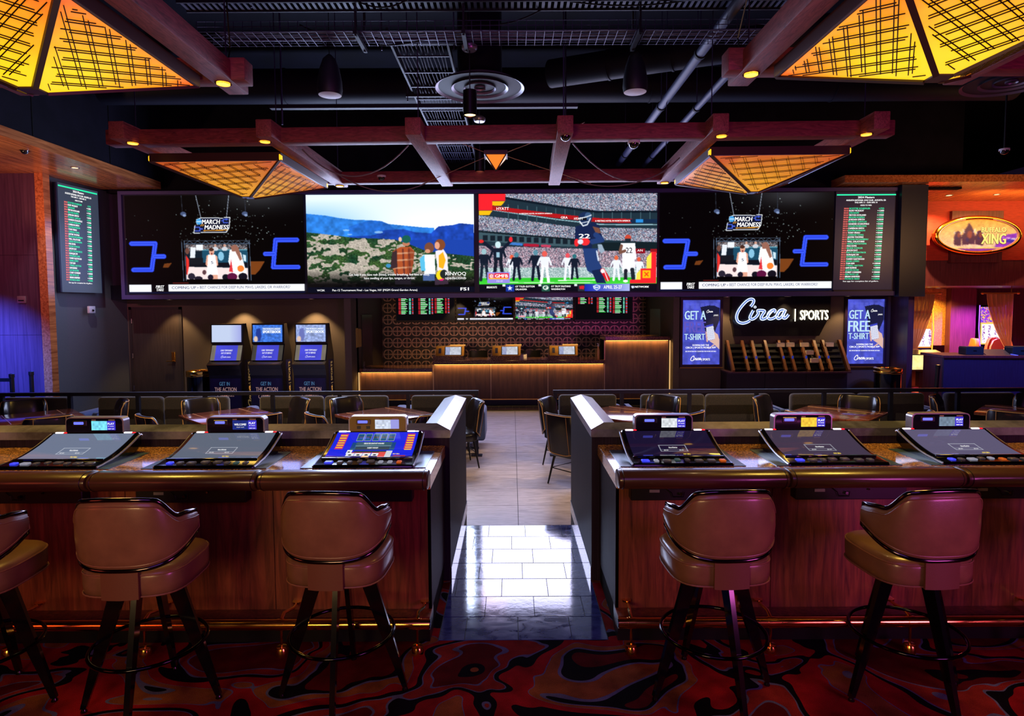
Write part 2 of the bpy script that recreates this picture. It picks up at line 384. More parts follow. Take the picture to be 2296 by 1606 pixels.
# recess with the betting counter
S(MB().box(-3.50, 13.05, LZ, -3.36, 16.35, 2.32).build('wall_recess_left', wall_cloth))
S(MB().box(3.47, 13.42, LZ, 3.60, 16.35, 2.32).build('wall_recess_right', wall_cloth))
S(MB().box(-3.6, 13.2, 2.32, 3.86, 16.4, 2.4).build('ceiling_recess', plaster_dk))
def ring_wallpaper():
    m = bpy.data.materials.new('ring_wallpaper'); m.use_nodes = True; nt = m.node_tree; b = nt.nodes['Principled BSDF']
    g = _n(nt, 'ShaderNodeNewGeometry'); sx = _n(nt, 'ShaderNodeSeparateXYZ'); nt.links.new(g.outputs['Position'], sx.inputs[0])
    def mt(op, a, b_=None, c=None):
        n = _n(nt, 'ShaderNodeMath', operation=op)
        for i, q in enumerate((a, b_, c)):
            if q is None: continue
            if isinstance(q, (int, float)): n.inputs[i].default_value = q
            else: nt.links.new(q, n.inputs[i])
        return n.outputs[0]
    u = mt('SUBTRACT', mt('FRACT', mt('DIVIDE', mt('ADD', sx.outputs[0], 20), .245)), .5)
    v = mt('SUBTRACT', mt('FRACT', mt('DIVIDE', mt('ADD', sx.outputs[2], 20.05), .30)), .5)
    v = mt('MULTIPLY', v, 1.14)
    def ring(du, dv, r, w_):
        d = mt('SQRT', mt('ADD', mt('POWER', mt('ADD', u, du), 2), mt('POWER', mt('ADD', v, dv), 2)))
        return mt('LESS_THAN', mt('ABSOLUTE', mt('SUBTRACT', d, r)), w_)
    k = ring(0, 0, .45, .035)
    for a in ((.2, .19, .24), (-.2, .19, .24), (.2, -.19, .24), (-.2, -.19, .24)): k = mt('MAXIMUM', k, mt('MULTIPLY', ring(a[0], a[1], a[2], .022), mt('LESS_THAN', mt('ABSOLUTE', v), .45)))
    mx = _n(nt, 'ShaderNodeMix', data_type='RGBA'); nt.links.new(k, mx.inputs[0]); mx.inputs[6].default_value = L3((22, 16, 26)) + (1,); mx.inputs[7].default_value = L3((170, 140, 126)) + (1,)
    nt.links.new(mx.outputs[2], b.inputs['Base Color']); nt.links.new(mt('MULTIPLY', k, .8), b.inputs['Metallic']); b.inputs['Roughness'].default_value = .35
    return m
S(MB().box(-3.36, 16.2, LZ, 3.5, 16.35, 2.32).build('wall_recess_back', ring_wallpaper()))
# doors: the one by the kiosks, two dark openings in the recess
dr = S(MB().box(-8.2, YW - .02, LZ, -7.18, YW, 1.995).build('door_1', M('door_laminate', (70, 58, 52), .45, var=((40, 40, 2), .4), col2=(58, 47, 42), world=True)))
m = MB(); m.box(-8.26, YW - .03, LZ, -8.2, YW, 2.05); m.box(-7.18, YW - .03, LZ, -7.12, YW, 2.05); m.box(-8.26, YW - .03, 1.995, -7.12, YW, 2.05); m.build('door_frame', M('door_frame_paint', (52, 44, 42), .5), dr)
for z in (.3, 1.0, 1.75): MB().cyl((-8.2, YW - .03, z - .05), (-8.2, YW - .03, z + .05), .012, n=8).build('hinge', steel, dr)
h = MB().rbox(-7.36, YW - .05, .86, -7.28, YW - .02, 1.08, .008).build('lock_plate', brass, dr)
MB().rbox(-7.46, YW - .09, .87, -7.30, YW - .07, .895, .008).cyl((-7.32, YW - .08, .882), (-7.32, YW - .04, .882), .012, n=8).build('lever', brass, h)
d2 = S(MB().box(-3.358, 13.9, LZ, -3.335, 14.9, 1.85).build('door_2', black)); MB().box(-3.336, 14.0, .7, -3.33, 14.1, .8).build('switch_plate', steel, d2)
d3 = S(MB().box(3.45, 14.6, LZ, 3.475, 15.6, 1.95).build('door_3', M('green_lit_door', (110, 140, 120), .4))); MB().box(3.435, 14.7, .9, 3.45, 14.73, 1.1).build('handle', steel, d3)
# ------------------------------------------------------------------ pictures shown on screens: drawn on a grid, stored as vertex colours
class Canvas:
    def __init__(s, w, h, dom, col=(0, 0, 0)):
        s.w, s.h, s.dom = w, h, dom; x0, y0, x1, y1 = dom
        s.X, s.Y = np.meshgrid(np.linspace(x0, x1, w), np.linspace(y0, y1, h))
        s.a = np.empty((h, w, 3)); s.a[:] = col; s.rng = np.random.default_rng(5)
    def put(s, mask, col, al=1.0): s.a[mask] = s.a[mask]*(1-al) + np.array(col, float)*al
    def rect(s, x0, y0, x1, y1, col, al=1): s.put((s.X >= x0) & (s.X <= x1) & (s.Y >= y0) & (s.Y <= y1), col, al)
    def ell(s, cx, cy, rx, ry, col, al=1, rot=0):
        dx, dy = s.X - cx, s.Y - cy; c, q = math.cos(rot), math.sin(rot)
        s.put(((dx*c + dy*q)/rx)**2 + ((dy*c - dx*q)/ry)**2 <= 1, col, al)
    def inside(s, pts):
        m = np.zeros(s.X.shape, bool); n = len(pts)
        for i in range(n):
            (xa, ya), (xb, yb) = pts[i], pts[(i+1) % n]
            if ya == yb: continue
            m ^= ((ya > s.Y) != (yb > s.Y)) & (s.X < (xb - xa)*(s.Y - ya)/(yb - ya) + xa)
        return m
    def poly(s, pts, col, al=1): s.put(s.inside(pts), col, al)
    def line(s, pts, wd, col, al=1):
        for (xa, ya), (xb, yb) in zip(pts[:-1], pts[1:]):
            dx, dy = xb - xa, yb - ya; l2 = dx*dx + dy*dy or 1
            t = np.clip(((s.X - xa)*dx + (s.Y - ya)*dy)/l2, 0, 1)
            s.put((s.X - xa - t*dx)**2 + (s.Y - ya - t*dy)**2 <= (wd/2)**2, col, al)
    def vgrad(s, y0, y1, c0, c1):
        m = (s.Y >= y0) & (s.Y <= y1); t = ((s.Y - y0)/(y1 - y0))[..., None]
        s.a = np.where(m[..., None], (1-t)*np.array(c0, float) + t*np.array(c1, float), s.a)
    def noise(s, cell, ax=1.0):
        """smooth value noise 0..1, cell in grid points, stretched ax times sideways"""
        gh, gw = int(s.h/cell) + 3, int(s.w/cell/ax) + 3; g_ = s.rng.random((gh, gw))
        yy, xx = np.arange(s.h)/cell, np.arange(s.w)/cell/ax; yi, xi = yy.astype(int), xx.astype(int); fy, fx = (yy - yi)[:, None], (xx - xi)[None, :]
        fy, fx = fy*fy*(3-2*fy), fx*fx*(3-2*fx)
        a, b_ = g_[yi][:, xi], g_[yi][:, xi+1]; c, d = g_[yi+1][:, xi], g_[yi+1][:, xi+1]
        return (a*(1-fx) + b_*fx)*(1-fy) + (c*(1-fx) + d*fx)*fy
    def crowd(s, mask, pal, seed=1):
        r = np.random.default_rng(seed); idx = r.choice(len(pal), size=(s.h, s.w), p=[p for _, p in pal]); cols = np.array([c for c, _ in pal], float)
        v = cols[idx]; s.a[mask] = v[mask]
    def soften(s, n=1, grain=0):
        for _ in range(n):
            a = np.pad(s.a, ((1, 1), (0, 0), (0, 0)), 'edge'); s.a = (a[:-2] + 2*a[1:-1] + a[2:])/4
            a = np.pad(s.a, ((0, 0), (1, 1), (0, 0)), 'edge'); s.a = (a[:, :-2] + 2*a[:, 1:-1] + a[:, 2:])/4
        if grain: s.a *= (1 - grain/2 + grain*(.5*s.noise(2) + .5*s.noise(6)))[..., None]
        return s
class Surf:
    """maps picture coordinates to a flat (or bent) place in the room"""
    def __init__(s, dom, TL, TR, BL, fn=None):
        s.dom, s.TL = dom, Vector(TL); s.U, s.V = Vector(TR) - s.TL, Vector(BL) - s.TL; s.N = s.U.cross(s.V).normalized() * -1; s.fn = fn
    def p(s, x, y, d=.003):
        u, v = (x - s.dom[0])/(s.dom[2] - s.dom[0]), (y - s.dom[1])/(s.dom[3] - s.dom[1])
        if s.fn: return s.fn(u, v, d)
        return s.TL + s.U*u + s.V*v + s.N*d
    def text(s, mb, t, x0, x1, base, cap, off=.0, shear=0, d=.004, sp=1.0):
        vs, fs = glyphs(t, 0, shear, sp)      # heavier type is struck two or three times, side by side
        if not vs: return
        wd = max(v[0] for v in vs) + 2*off; ky = cap/.70; kx = (x1 - x0)/wd if x1 is not None else ky
        for k in ((0,) if off < .006 else (-1, 1) if off < .02 else (-1, 0, 1)):
            mb.add([s.p(x0 + (v[0] + off + k*off)*kx, base - v[1]*ky, d + .0004*k) for v in vs], fs)
    def ctext(s, mb, t, cx, wd, base, cap, **k): s.text(mb, t, cx - wd/2, cx + wd/2, base, cap, **k)
    def quad(s, mb, x0, y0, x1, y1, d=.003): mb.poly([s.p(x0, y0, d), s.p(x1, y0, d), s.p(x1, y1, d), s.p(x0, y1, d)])
    def ribbon(s, mb, pts, w_, d=.004):
        n = len(pts); l, r = [], []
        for i in range(n):
            a, b_ = pts[max(0, i-1)], pts[min(n-1, i+1)]; dx, dy = b_[0]-a[0], b_[1]-a[1]; q = math.hypot(dx, dy) or 1; nx, ny = -dy/q*w_/2, dx/q*w_/2
            l.append(s.p(pts[i][0]+nx, pts[i][1]+ny, d)); r.append(s.p(pts[i][0]-nx, pts[i][1]-ny, d))
        mb.add(l + r, [(i, i+1, n+i+1, n+i) for i in range(n-1)])
_pm = {}
def screen_mat(es=1.0, rough=.35):
    k = (es, rough)
    if k not in _pm:
        m = bpy.data.materials.new('screen_picture'); m.use_nodes = True; nt = m.node_tree; b = nt.nodes['Principled BSDF']
        a = _n(nt, 'ShaderNodeAttribute'); a.attribute_name = 'picture'
        b.inputs['Base Color'].default_value = (.01, .01, .012, 1); b.inputs['Roughness'].default_value = rough; b.inputs['Specular IOR Level'].default_value = .08 if rough > .1 else .9
        nt.links.new(a.outputs['Color'], b.inputs['Emission Color']); b.inputs['Emission Strength'].default_value = es
        _pm[k] = m
    return _pm[k]
def picture(name, cv, sf, parent, es=1.0, d=.0, rough=.6):
    w_, h_ = cv.w, cv.h; x0, y0, x1, y1 = cv.dom
    vs = [tuple(sf.p(x0 + (x1-x0)*i/(w_-1), y0 + (y1-y0)*j/(h_-1), d)) for j in range(h_) for i in range(w_)]
    ii = np.arange(w_*h_).reshape(h_, w_); fs = np.stack([ii[:-1, :-1], ii[1:, :-1], ii[1:, 1:], ii[:-1, 1:]], -1).reshape(-1, 4)
    me = bpy.data.meshes.new(name); me.from_pydata(vs, [], fs.tolist()); me.update()
    c = np.clip(cv.a.reshape(-1, 3)/255, 0, 1); l = np.where(c <= .04045, c/12.92, ((c+.055)/1.055)**2.4)
    at_ = me.color_attributes.new('picture', 'FLOAT_COLOR', 'POINT'); at_.data.foreach_set('color', np.concatenate([l, np.ones((len(l), 1))], 1).astype(np.float32).ravel())
    me.materials.append(screen_mat(es, rough))
    return link(name, me, parent)
def smooth_path(pts, k=6):
    out = []; n = len(pts)
    for i in range(n-1):
        p0, p1, p2, p3 = pts[max(0, i-1)], pts[i], pts[i+1], pts[min(n-1, i+2)]
        for j in range(k):
            t = j/k
            out.append(tuple(.5*((2*p1[c]) + (-p0[c]+p2[c])*t + (2*p0[c]-5*p1[c]+4*p2[c]-p3[c])*t*t + (-p0[c]+3*p1[c]-3*p2[c]+p3[c])*t**3) for c in (0, 1)))
    return out + [pts[-1]]
# handwritten sign word, in units of its own height (y down, baseline about .80)
_sc = [[(1478,318),(1520,262),(1532,205),(1480,184),(1400,222),(1300,330),(1236,440),(1222,530),(1252,598),(1330,628),(1410,612),(1468,580)],
       [(1530,392),(1490,468),(1470,528),(1505,556),(1570,525),(1622,455),(1612,400),(1652,392),(1720,398),(1735,420),(1690,490),(1676,540),(1710,556),(1775,525),(1840,440),(1900,385),(1930,400),(1905,430)],
       [(1880,388),(1820,440),(1800,505),(1830,550),(1900,540),(1965,490),(2020,405),(2080,385),(2110,400)],
       [(2100,392),(2040,388),(1985,440),(1968,510),(2000,545),(2055,510),(2125,385),(2090,470),(2088,530),(2130,535),(2185,470)]]
SCRIPT = [[((x-1200)/480, (y-165)/480) for x, y in smooth_path(q)] for q in _sc]
SDOT = ((1560-1200)/480, (330-165)/480)
def script_word(sf, mb, x, y, h, w_=.075, d=.004):
    """x,y top left in picture coordinates, h the height of the big letter"""
    for q in SCRIPT: sf.ribbon(mb, [(x + a*h, y + b_*h) for a, b_ in q], w_*h, d)
    sf.quad(mb, x + (SDOT[0]-.05)*h, y + (SDOT[1]-.05)*h, x + (SDOT[0]+.05)*h, y + (SDOT[1]+.05)*h, d)

ES = 1.15
t_white = E('lit_white', (255, 255, 255), 1.2); t_navy = E('screen_navy', (28, 48, 96), 1); t_red = E('lit_red', (255, 60, 50), 1.1)
t_green = E('lit_green', (40, 235, 170), 1.15); t_pale = E('lit_pale_blue', (196, 232, 250), 1.0); t_yel = E('lit_yellow', (255, 220, 70), 1.1)
t_dark = E('screen_black', (10, 10, 14), 1); t_salmon = E('lit_salmon', (255, 120, 110), 1.0); t_gold = E('lit_gold', (255, 190, 60), 1.2)

DOM1, DOM2, DOM3 = (60, 50, 2250, 1262), (146, 185, 2105, 1335), (73, 178, 2155, 1325)
def draw_bracket_show(w_, h_):
    c = Canvas(w_, h_, DOM1)
    gl = np.exp(-(((c.X-1700)/480)**2 + ((c.Y-60)/160)**2)); c.a += gl[..., None]*np.array([46, 46, 50])
    r = np.random.default_rng(3)
    for _ in range(150):
        x, y = r.normal(1250, 420), r.normal(430, 150)
        if 100 < y < 690: c.ell(x, y, r.uniform(3.5, 6.5), r.uniform(3.5, 6.5), tuple(r.uniform(60, 220)*np.array([.9, 1, 1])))
    for q in ([(935, 50), (990, 322)], [(1340, 50), (1305, 320)]): c.line(q, 8, (150, 160, 180))
    for q in ([(757, 50), (765, 250)], [(1535, 50), (1540, 250)]): c.line(q, 6, (50, 56, 70))
    for x in (775, 1530): c.ell(x, 275, 36, 26, (70, 84, 120)); c.ell(x + 14, 295, 22, 16, (130, 150, 190))
    lo = [(930, 345), (985, 322), (1268, 325), (1275, 316), (1352, 316), (1338, 450), (1300, 508), (978, 508), (972, 518), (893, 518), (908, 418), (940, 412), (928, 380)]
    c.poly(lo, (245, 250, 255)); mx, my = 1122, 416
    c.poly([(mx + (x-mx)*.955, my + (y-my)*.90) for x, y in lo], (12, 18, 44)); c.ell(965, 372, 36, 36, (70, 160, 225)); c.rect(935, 366, 995, 378, (230, 245, 250))
    for q in ([(1240, 365), (1265, 365)], [(1265, 345), (1265, 388), (1320, 388)], [(1265, 345), (1325, 345)], [(1300, 335), (1300, 355)], [(915, 440), (970, 440), (975, 485), (915, 485)], [(975, 462), (1008, 462)]): c.line(q, 10, (80, 110, 250))
    c.line([(985, 425), (1000, 408)], 10, (245, 165, 40)); c.line([(1008, 425), (1022, 408)], 10, (245, 165, 40)); c.line([(1020, 484), (1305, 478)], 11, (240, 160, 40))
    B = (44, 74, 240)
    for pts in ([(125, 640), (418, 640), (362, 966), (138, 966)], [(400, 800), (520, 800)], [(2162, 603), (1900, 603), (1862, 940), (2170, 940)], [(1768, 775), (1880, 775)]):
        c.line(pts, 58, B); c.line(pts, 34, (70, 104, 250)); c.line(pts, 18, (36, 60, 220))
    c.poly([(520, 890), (615, 880), (570, 940), (500, 938)], (110, 56, 20)); c.poly([(1580, 868), (1760, 866), (1690, 980), (1640, 1030), (1585, 1030)], (120, 62, 22))
    T = (86, 104, 130)
    for q in ([(770, 608), (1570, 608)], [(770, 648), (1570, 648)], [(742, 615), (752, 1105)], [(775, 610), (785, 1100)], [(1545, 610), (1552, 1100)], [(1575, 610), (1585, 1100)]): c.line(q, 7, T)
    for x in range(790, 1540, 100): c.line([(x, 648), (x+50, 610), (x+100, 648)], 6, T)
    c.rect(788, 655, 1546, 1086, (14, 30, 44)); c.crowd((c.X > 788) & (c.X < 1546) & (c.Y > 655) & (c.Y < 735), [((20, 26, 34), .5), ((210, 215, 225), .25), ((150, 110, 100), .25)], 4)
    c.rect(990, 725, 1546, 880, (24, 74, 100)); c.rect(985, 716, 1546, 728, (90, 150, 170)); c.ell(1222, 800, 36, 56, (130, 190, 220)); c.rect(788, 880, 1546, 930, (12, 16, 26))
    c.poly([(788, 930), (1546, 950), (1546, 1086), (788, 1086)], (240, 222, 220))
    c.poly([(850, 690), (915, 690), (900, 830), (840, 820)], (226, 232, 240)); c.rect(915, 655, 1005, 725, (230, 235, 242)); c.rect(830, 820, 1000, 900, (18, 22, 30))
    for x in (1155, 1270): c.ell(x, 672, 16, 22, (200, 150, 130)); c.ell(x, 710, 38, 26, (200, 205, 214))
    sk = (226, 164, 140)
    c.poly([(1045, 790), (1060, 785), (1080, 920), (1050, 935), (1028, 900)], sk); c.poly([(1150, 785), (1175, 800), (1185, 910), (1160, 930), (1140, 880)], sk)
    c.poly([(1065, 780), (1150, 780), (1178, 1035), (1040, 1035)], (250, 250, 252)); c.ell(1108, 745, 32, 44, sk); c.ell(1105, 718, 32, 20, (70, 40, 30)); c.rect(1085, 1030, 1175, 1086, sk); c.ell(1110, 768, 9, 10, (120, 40, 40))
    c.poly([(1330, 730), (1380, 700), (1470, 760), (1530, 1010), (1370, 1035), (1310, 870)], (250, 248, 250)); c.poly([(1345, 840), (1365, 1000), (1315, 990)], (220, 50, 60))
    c.poly([(1345, 680), (1400, 655), (1440, 690), (1480, 840), (1455, 860), (1400, 740), (1360, 745)], (150, 100, 84))
    c.poly([(788, 780), (825, 840), (828, 900), (800, 1030), (788, 1030)], (226, 50, 44)); c.ell(808, 735, 26, 40, (110, 70, 60)); c.ell(1460, 955, 42, 40, (248, 128, 50))
    c.poly([(1490, 780), (1530, 790), (1530, 870), (1500, 860)], (200, 225, 240))
    for x, y, rx, ry, cc in ((850, 1050, 44, 40, (40, 34, 50)), (935, 1075, 50, 26, (30, 24, 40)), (1085, 1062, 34, 34, (28, 22, 40)), (1272, 1062, 42, 38, (14, 14, 26)), (1352, 1056, 62, 46, (90, 16, 60)), (1485, 1056, 56, 46, (16, 14, 26)), (1010, 1000, 24, 30, (90, 60, 66))): c.ell(x, y, rx, ry, cc)
    c.rect(788, 1086, 1546, 1104, (0, 0, 0)); c.line([(620, 1132), (810, 1130)], 8, (120, 30, 24))
    c.rect(78, 1152, 350, 1242, (240, 242, 252)); c.rect(562, 1148, 2242, 1238, (244, 246, 253)); c.rect(60, 1242, 2250, 1262, (8, 14, 44)); c.rect(350, 1148, 562, 1242, (4, 4, 8))
    return c.soften(1)
def letter_bracket_show(sf, parent):
    m = MB(); sf.text(m, 'MARCH', 1000, 1226, 402, 56, off=.03, shear=.15); sf.text(m, 'MADNESS', 1030, 1330, 468, 54, off=.03, shear=.15)
    sf.text(m, 'FIRST', 405, 512, 1194, 34, off=.03, shear=.2); sf.text(m, 'TAKE', 412, 505, 1232, 32, off=.03, shear=.2); m.build('lettering', t_white, parent)
    m = MB(); sf.text(m, 'COMING UP', 602, 903, 1206, 34, off=.012); sf.text(m, '>', 915, 935, 1205, 26, off=.03)
    sf.text(m, 'BEST CHANCE FOR DEEP RUN: MAVS, LAKERS, OR WARRIORS?', 950, 2066, 1204, 36, off=.004); sf.text(m, '5', 1096, 1126, 895, 34, off=.01); m.build('lettering', t_navy, parent)
def draw_mountain_ad(w_, h_):
    c = Canvas(w_, h_, DOM2); c.vgrad(185, 640, (226, 242, 255), (255, 255, 255)); lft = np.exp(-((c.X-146)/700)**2)*np.clip((c.Y-230)/260, 0, 1); c.a -= lft[..., None]*np.array([110, 55, 8])
    c.poly([(146, 405), (380, 428), (520, 455), (700, 478), (900, 484), (1020, 495), (1110, 530), (1300, 550), (1500, 570), (1640, 578), (1640, 700), (146, 700)], (44, 122, 214))
    c.poly([(640, 560), (760, 520), (900, 486), (1030, 497), (1110, 535), (1200, 600), (1000, 690), (640, 690)], (34, 100, 196)); c.poly([(930, 660), (1060, 600), (1280, 590), (1420, 628), (1600, 640), (1690, 560), (1860, 545), (1940, 524), (2105, 540), (2105, 930), (146, 700)], (26, 66, 168))
    n1 = c.noise(14)*.6 + c.noise(6)*.4
    mtn = (c.Y < 720) & (c.a[..., 2] > 140) & (c.a[..., 0] < 60); c.a[mtn] *= (.78 + .5*n1[mtn])[..., None]
    for q in ((990, 625, 50, 14), (610, 600, 40, 10), (650, 650, 30, 8)): c.ell(*q, (150, 196, 236), .8)
    gr = c.inside([(146, 622), (420, 652), (700, 690), (1000, 700), (1180, 712), (1350, 770), (1550, 850), (1800, 880), (2105, 915), (2105, 1300), (146, 1300)])
    n2 = c.noise(11, 2.4)*.6 + c.noise(4, 1.8)*.4; n3 = c.noise(1.6, 1.3); n4 = c.noise(16, 2)
    g0 = (np.array([20, 60, 40])[None, None]*(1-n4[..., None]) + np.array([70, 104, 50])[None, None]*n4[..., None])*(.45 + .9*n3[..., None]); c.a[gr] = g0[gr]
    sand = gr & (n2 > .57 - .08*np.exp(-((c.X-400)/500)**2)); c.a[sand] = (np.array([196, 186, 172])[None, None]*(.72 + .4*n3[..., None]))[sand]
    low = gr & (c.Y > 1060); c.a[low] *= np.clip(1 - (c.Y[low]-1060)/190, .06, 1)[..., None]
    # three hikers seen from behind
    c.poly([(1150, 850), (1240, 800), (1360, 795), (1405, 850), (1390, 1000), (1360, 1130), (1175, 1130), (1140, 1030)], (176, 82, 42))
    for x in (1185, 1270, 1340): c.line([(x, 830), (x + 12, 1120)], 22, (96, 44, 40), .8)
    for y in (880, 960, 1050): c.line([(1150, y), (1390, y - 14)], 20, (232, 196, 160), .55)
    c.poly([(1145, 860), (1200, 840), (1200, 1040), (1120, 1060)], (60, 40, 44)); c.poly([(1330, 800), (1405, 850), (1390, 1000), (1360, 1130), (1310, 1130)], (120, 50, 30), .45); c.rect(1170, 1130, 1360, 1240, (30, 26, 34)); c.ell(1310, 760, 44, 30, (190, 120, 90)); c.ell(1312, 708, 52, 46, (22, 92, 80)); c.ell(1240, 710, 20, 28, (230, 190, 170))
    c.ell(1098, 1020, 30, 24, (60, 140, 190))
    c.poly([(1500, 890), (1640, 890), (1650, 1120), (1520, 1130)], (240, 246, 250)); c.poly([(1465, 940), (1520, 890), (1530, 1080), (1480, 1080)], (90, 190, 230)); c.ell(1580, 810, 56, 62, (120, 72, 52)); c.ell(1560, 850, 30, 24, (214, 150, 120)); c.rect(1500, 1120, 1640, 1200, (70, 96, 150))
    c.poly([(1650, 850), (1740, 820), (1790, 900), (1800, 1120), (1680, 1120)], (238, 232, 240)); c.poly([(1690, 900), (1740, 860), (1770, 960), (1740, 1060), (1690, 1040)], (246, 176, 30)); c.ell(1705, 775, 62, 66, (130, 70, 40)); c.ell(1672, 785, 30, 44, (226, 160, 130))
    c.poly([(1640, 1170), (1780, 1120), (1800, 1240), (1640, 1250)], (70, 50, 70), .8)
    c.ell(1712, 1135, 56, 62, (250, 214, 30)); c.ell(1748, 1122, 46, 52, (30, 40, 40)); c.poly([(1690, 1185), (1750, 1170), (1735, 1198), (1700, 1200)], (230, 30, 120))
    c.soften(1); c.rect(146, 1270, 2105, 1335, (6, 10, 26)); return c
def draw_stadium(w_, h_):
    c = Canvas(w_, h_, DOM3, (28, 48, 60)); P = [((236, 238, 246), .34), ((110, 108, 124), .2), ((24, 34, 52), .27), ((200, 70, 80), .06), ((90, 140, 190), .13)]
    c.crowd(c.inside([(385, 178), (2155, 178), (2155, 385), (1440, 395), (950, 320), (540, 250), (385, 220)]), P, 1)
    c.crowd(c.inside([(73, 425), (560, 480), (1200, 570), (2155, 590), (2155, 750), (1200, 705), (600, 650), (73, 600)]), P, 2)
    c.crowd(c.inside([(73, 780), (2155, 850), (2155, 1120), (73, 1110)]), [((236, 214, 226), .40), ((110, 96, 116), .22), ((26, 44, 62), .27), ((190, 110, 124), .11)], 3)
    c.line([(385, 225), (950, 320), (1440, 392), (2155, 392)], 26, (10, 24, 36)); c.line([(240, 365), (1000, 480), (1500, 540), (2155, 545)], 12, (150, 190, 200))
    for x in range(420, 2150, 110): c.line([(x, 300 + (x-400)*.09 if x < 1300 else 400), (x, 500)], 8, (70, 100, 110))
    c.line([(235, 340), (960, 435), (1500, 492), (1860, 500)], 50, (176, 22, 26)); c.line([(1862, 500), (2155, 500)], 44, (16, 40, 70)); c.rect(1905, 478, 1990, 518, (40, 140, 220))
    c.poly([(73, 605), (600, 660), (1200, 720), (1200, 800), (600, 770), (73, 720)], (60, 86, 96))
    for x in range(120, 1200, 85): c.rect(x, 650 + x*.055, x + 55, 712 + x*.05, (18, 30, 40))
    c.line([(73, 615), (600, 665), (1200, 712)], 14, (14, 24, 30)); c.rect(1500, 750, 2155, 850, (14, 30, 36)); c.line([(610, 775), (760, 782)], 34, (170, 24, 50)); c.line([(430, 755), (570, 768)], 30, (60, 120, 200)); c.line([(810, 785), (900, 790)], 30, (190, 60, 90)); c.rect(1900, 822, 2020, 880, (140, 16, 30)); c.rect(2080, 826, 2155, 880, (150, 20, 30))
    c.rect(73, 1100, 2155, 1165, (170, 196, 190)); c.crowd((c.Y > 1040) & (c.Y < 1150), [((190, 214, 214), .5), ((70, 110, 110), .3), ((235, 240, 240), .2)], 9)
    c.vgrad(1160, 1245, (40, 190, 40), (70, 220, 60)); c.line([(1000, 1195), (1500, 1190)], 10, (230, 245, 230)); c.line([(430, 1215), (1400, 1225)], 8, (220, 245, 220))
    def player(x, y, s, body, pants, helm):
        c.ell(x, y, 26*s, 30*s, helm); c.poly([(x-46*s, y+30*s), (x+46*s, y+30*s), (x+40*s, y+140*s), (x-36*s, y+140*s)], body); c.line([(x-44*s, y+45*s), (x-70*s, y+110*s)], 20*s, body); c.line([(x+44*s, y+45*s), (x+66*s, y+110*s)], 20*s, body)
        c.line([(x-18*s, y+130*s), (x-34*s, y+290*s)], 30*s, pants); c.line([(x+20*s, y+130*s), (x+40*s, y+280*s)], 30*s, pants)
    dk, wh = (16, 26, 44), (232, 236, 246)
    player(130, 850, 1.15, dk, (24, 36, 50), (150, 190, 200)); player(295, 770, 1.3, dk, (18, 26, 40), (200, 230, 235)); c.line([(240, 830), (110, 730)], 40, dk); c.line([(350, 820), (445, 730)], 34, dk); c.ell(445, 710, 22, 32, (230, 40, 50)); c.ell(100, 730, 30, 20, (220, 40, 40)); c.rect(275, 860, 315, 920, (150, 190, 210))
    player(455, 915, .85, wh, wh, (230, 90, 60)); player(510, 890, 1, dk, dk, (70, 130, 150)); player(735, 865, 1.1, dk, dk, (90, 140, 160)); player(840, 880, 1.15, wh, (240, 240, 246), (230, 90, 80)); player(1110, 900, .95, wh, wh, (230, 80, 90)); player(1190, 910, .9, dk, dk, (40, 110, 120))
    player(1680, 930, .9, wh, wh, (226, 100, 60)); player(1945, 950, .85, wh, wh, (226, 90, 60))
    c.ell(1815, 700, 38, 40, (200, 70, 50)); c.rect(1785, 705, 1850, 740, (30, 40, 50)); c.poly([(1730, 760), (1900, 760), (1915, 950), (1755, 950)], (244, 244, 250)); c.line([(1740, 790), (1720, 870), (1780, 850)], 34, (120, 80, 66)); c.line([(1790, 940), (1790, 1080)], 80, (246, 246, 252)); c.line([(1860, 940), (1865, 1080)], 74, (240, 240, 250)); c.line([(1792, 1080), (1790, 1190)], 40, (30, 32, 44)); c.line([(1868, 1070), (1880, 1170)], 46, (26, 36, 44)); c.ell(1790, 1205, 30, 16, (245, 245, 250))
    nv, nl = (18, 34, 74), (34, 60, 116)
    c.poly([(1205, 560), (1290, 540), (1420, 510), (1480, 560), (1500, 640), (1525, 700), (1480, 760), (1400, 760), (1390, 830), (1290, 830), (1270, 700), (1190, 720)], nv); c.poly([(1400, 560), (1480, 580), (1500, 640), (1440, 640)], (120, 76, 60)); c.line([(1440, 660), (1510, 720), (1400, 740)], 60, nl)
    c.poly([(1290, 820), (1460, 820), (1470, 960), (1520, 1060), (1420, 1130), (1340, 1080), (1310, 960)], nl); c.poly([(1390, 1080), (1500, 1060), (1560, 1230), (1450, 1225)], nv); c.line([(1450, 850), (1470, 960)], 16, (210, 220, 235)); c.line([(1520, 1080), (1580, 1180)], 56, (214, 26, 36)); c.line([(1535, 1070), (1585, 1200)], 12, (250, 230, 230)); c.ell(1520, 1085, 22, 26, (240, 240, 245)); c.poly([(1460, 770), (1510, 770), (1545, 850), (1500, 880), (1470, 830)], (150, 170, 190))
    c.ell(1315, 465, 80, 74, (24, 44, 84)); c.ell(1350, 440, 40, 44, (60, 90, 130)); c.rect(1240, 455, 1330, 490, (8, 12, 20)); c.line([(1250, 500), (1290, 555), (1340, 540), (1375, 470)], 14, (226, 232, 240)); c.line([(1245, 470), (1330, 450), (1385, 430)], 12, (226, 232, 240)); c.line([(1255, 525), (1345, 505)], 9, (226, 232, 240))
    c.ell(1215, 750, 28, 46, (236, 40, 46)); c.ell(1315, 740, 54, 46, (240, 44, 50)); c.ell(1260, 740, 34, 30, (220, 220, 235))
    Rr, Yy = (246, 34, 44), (252, 186, 16)
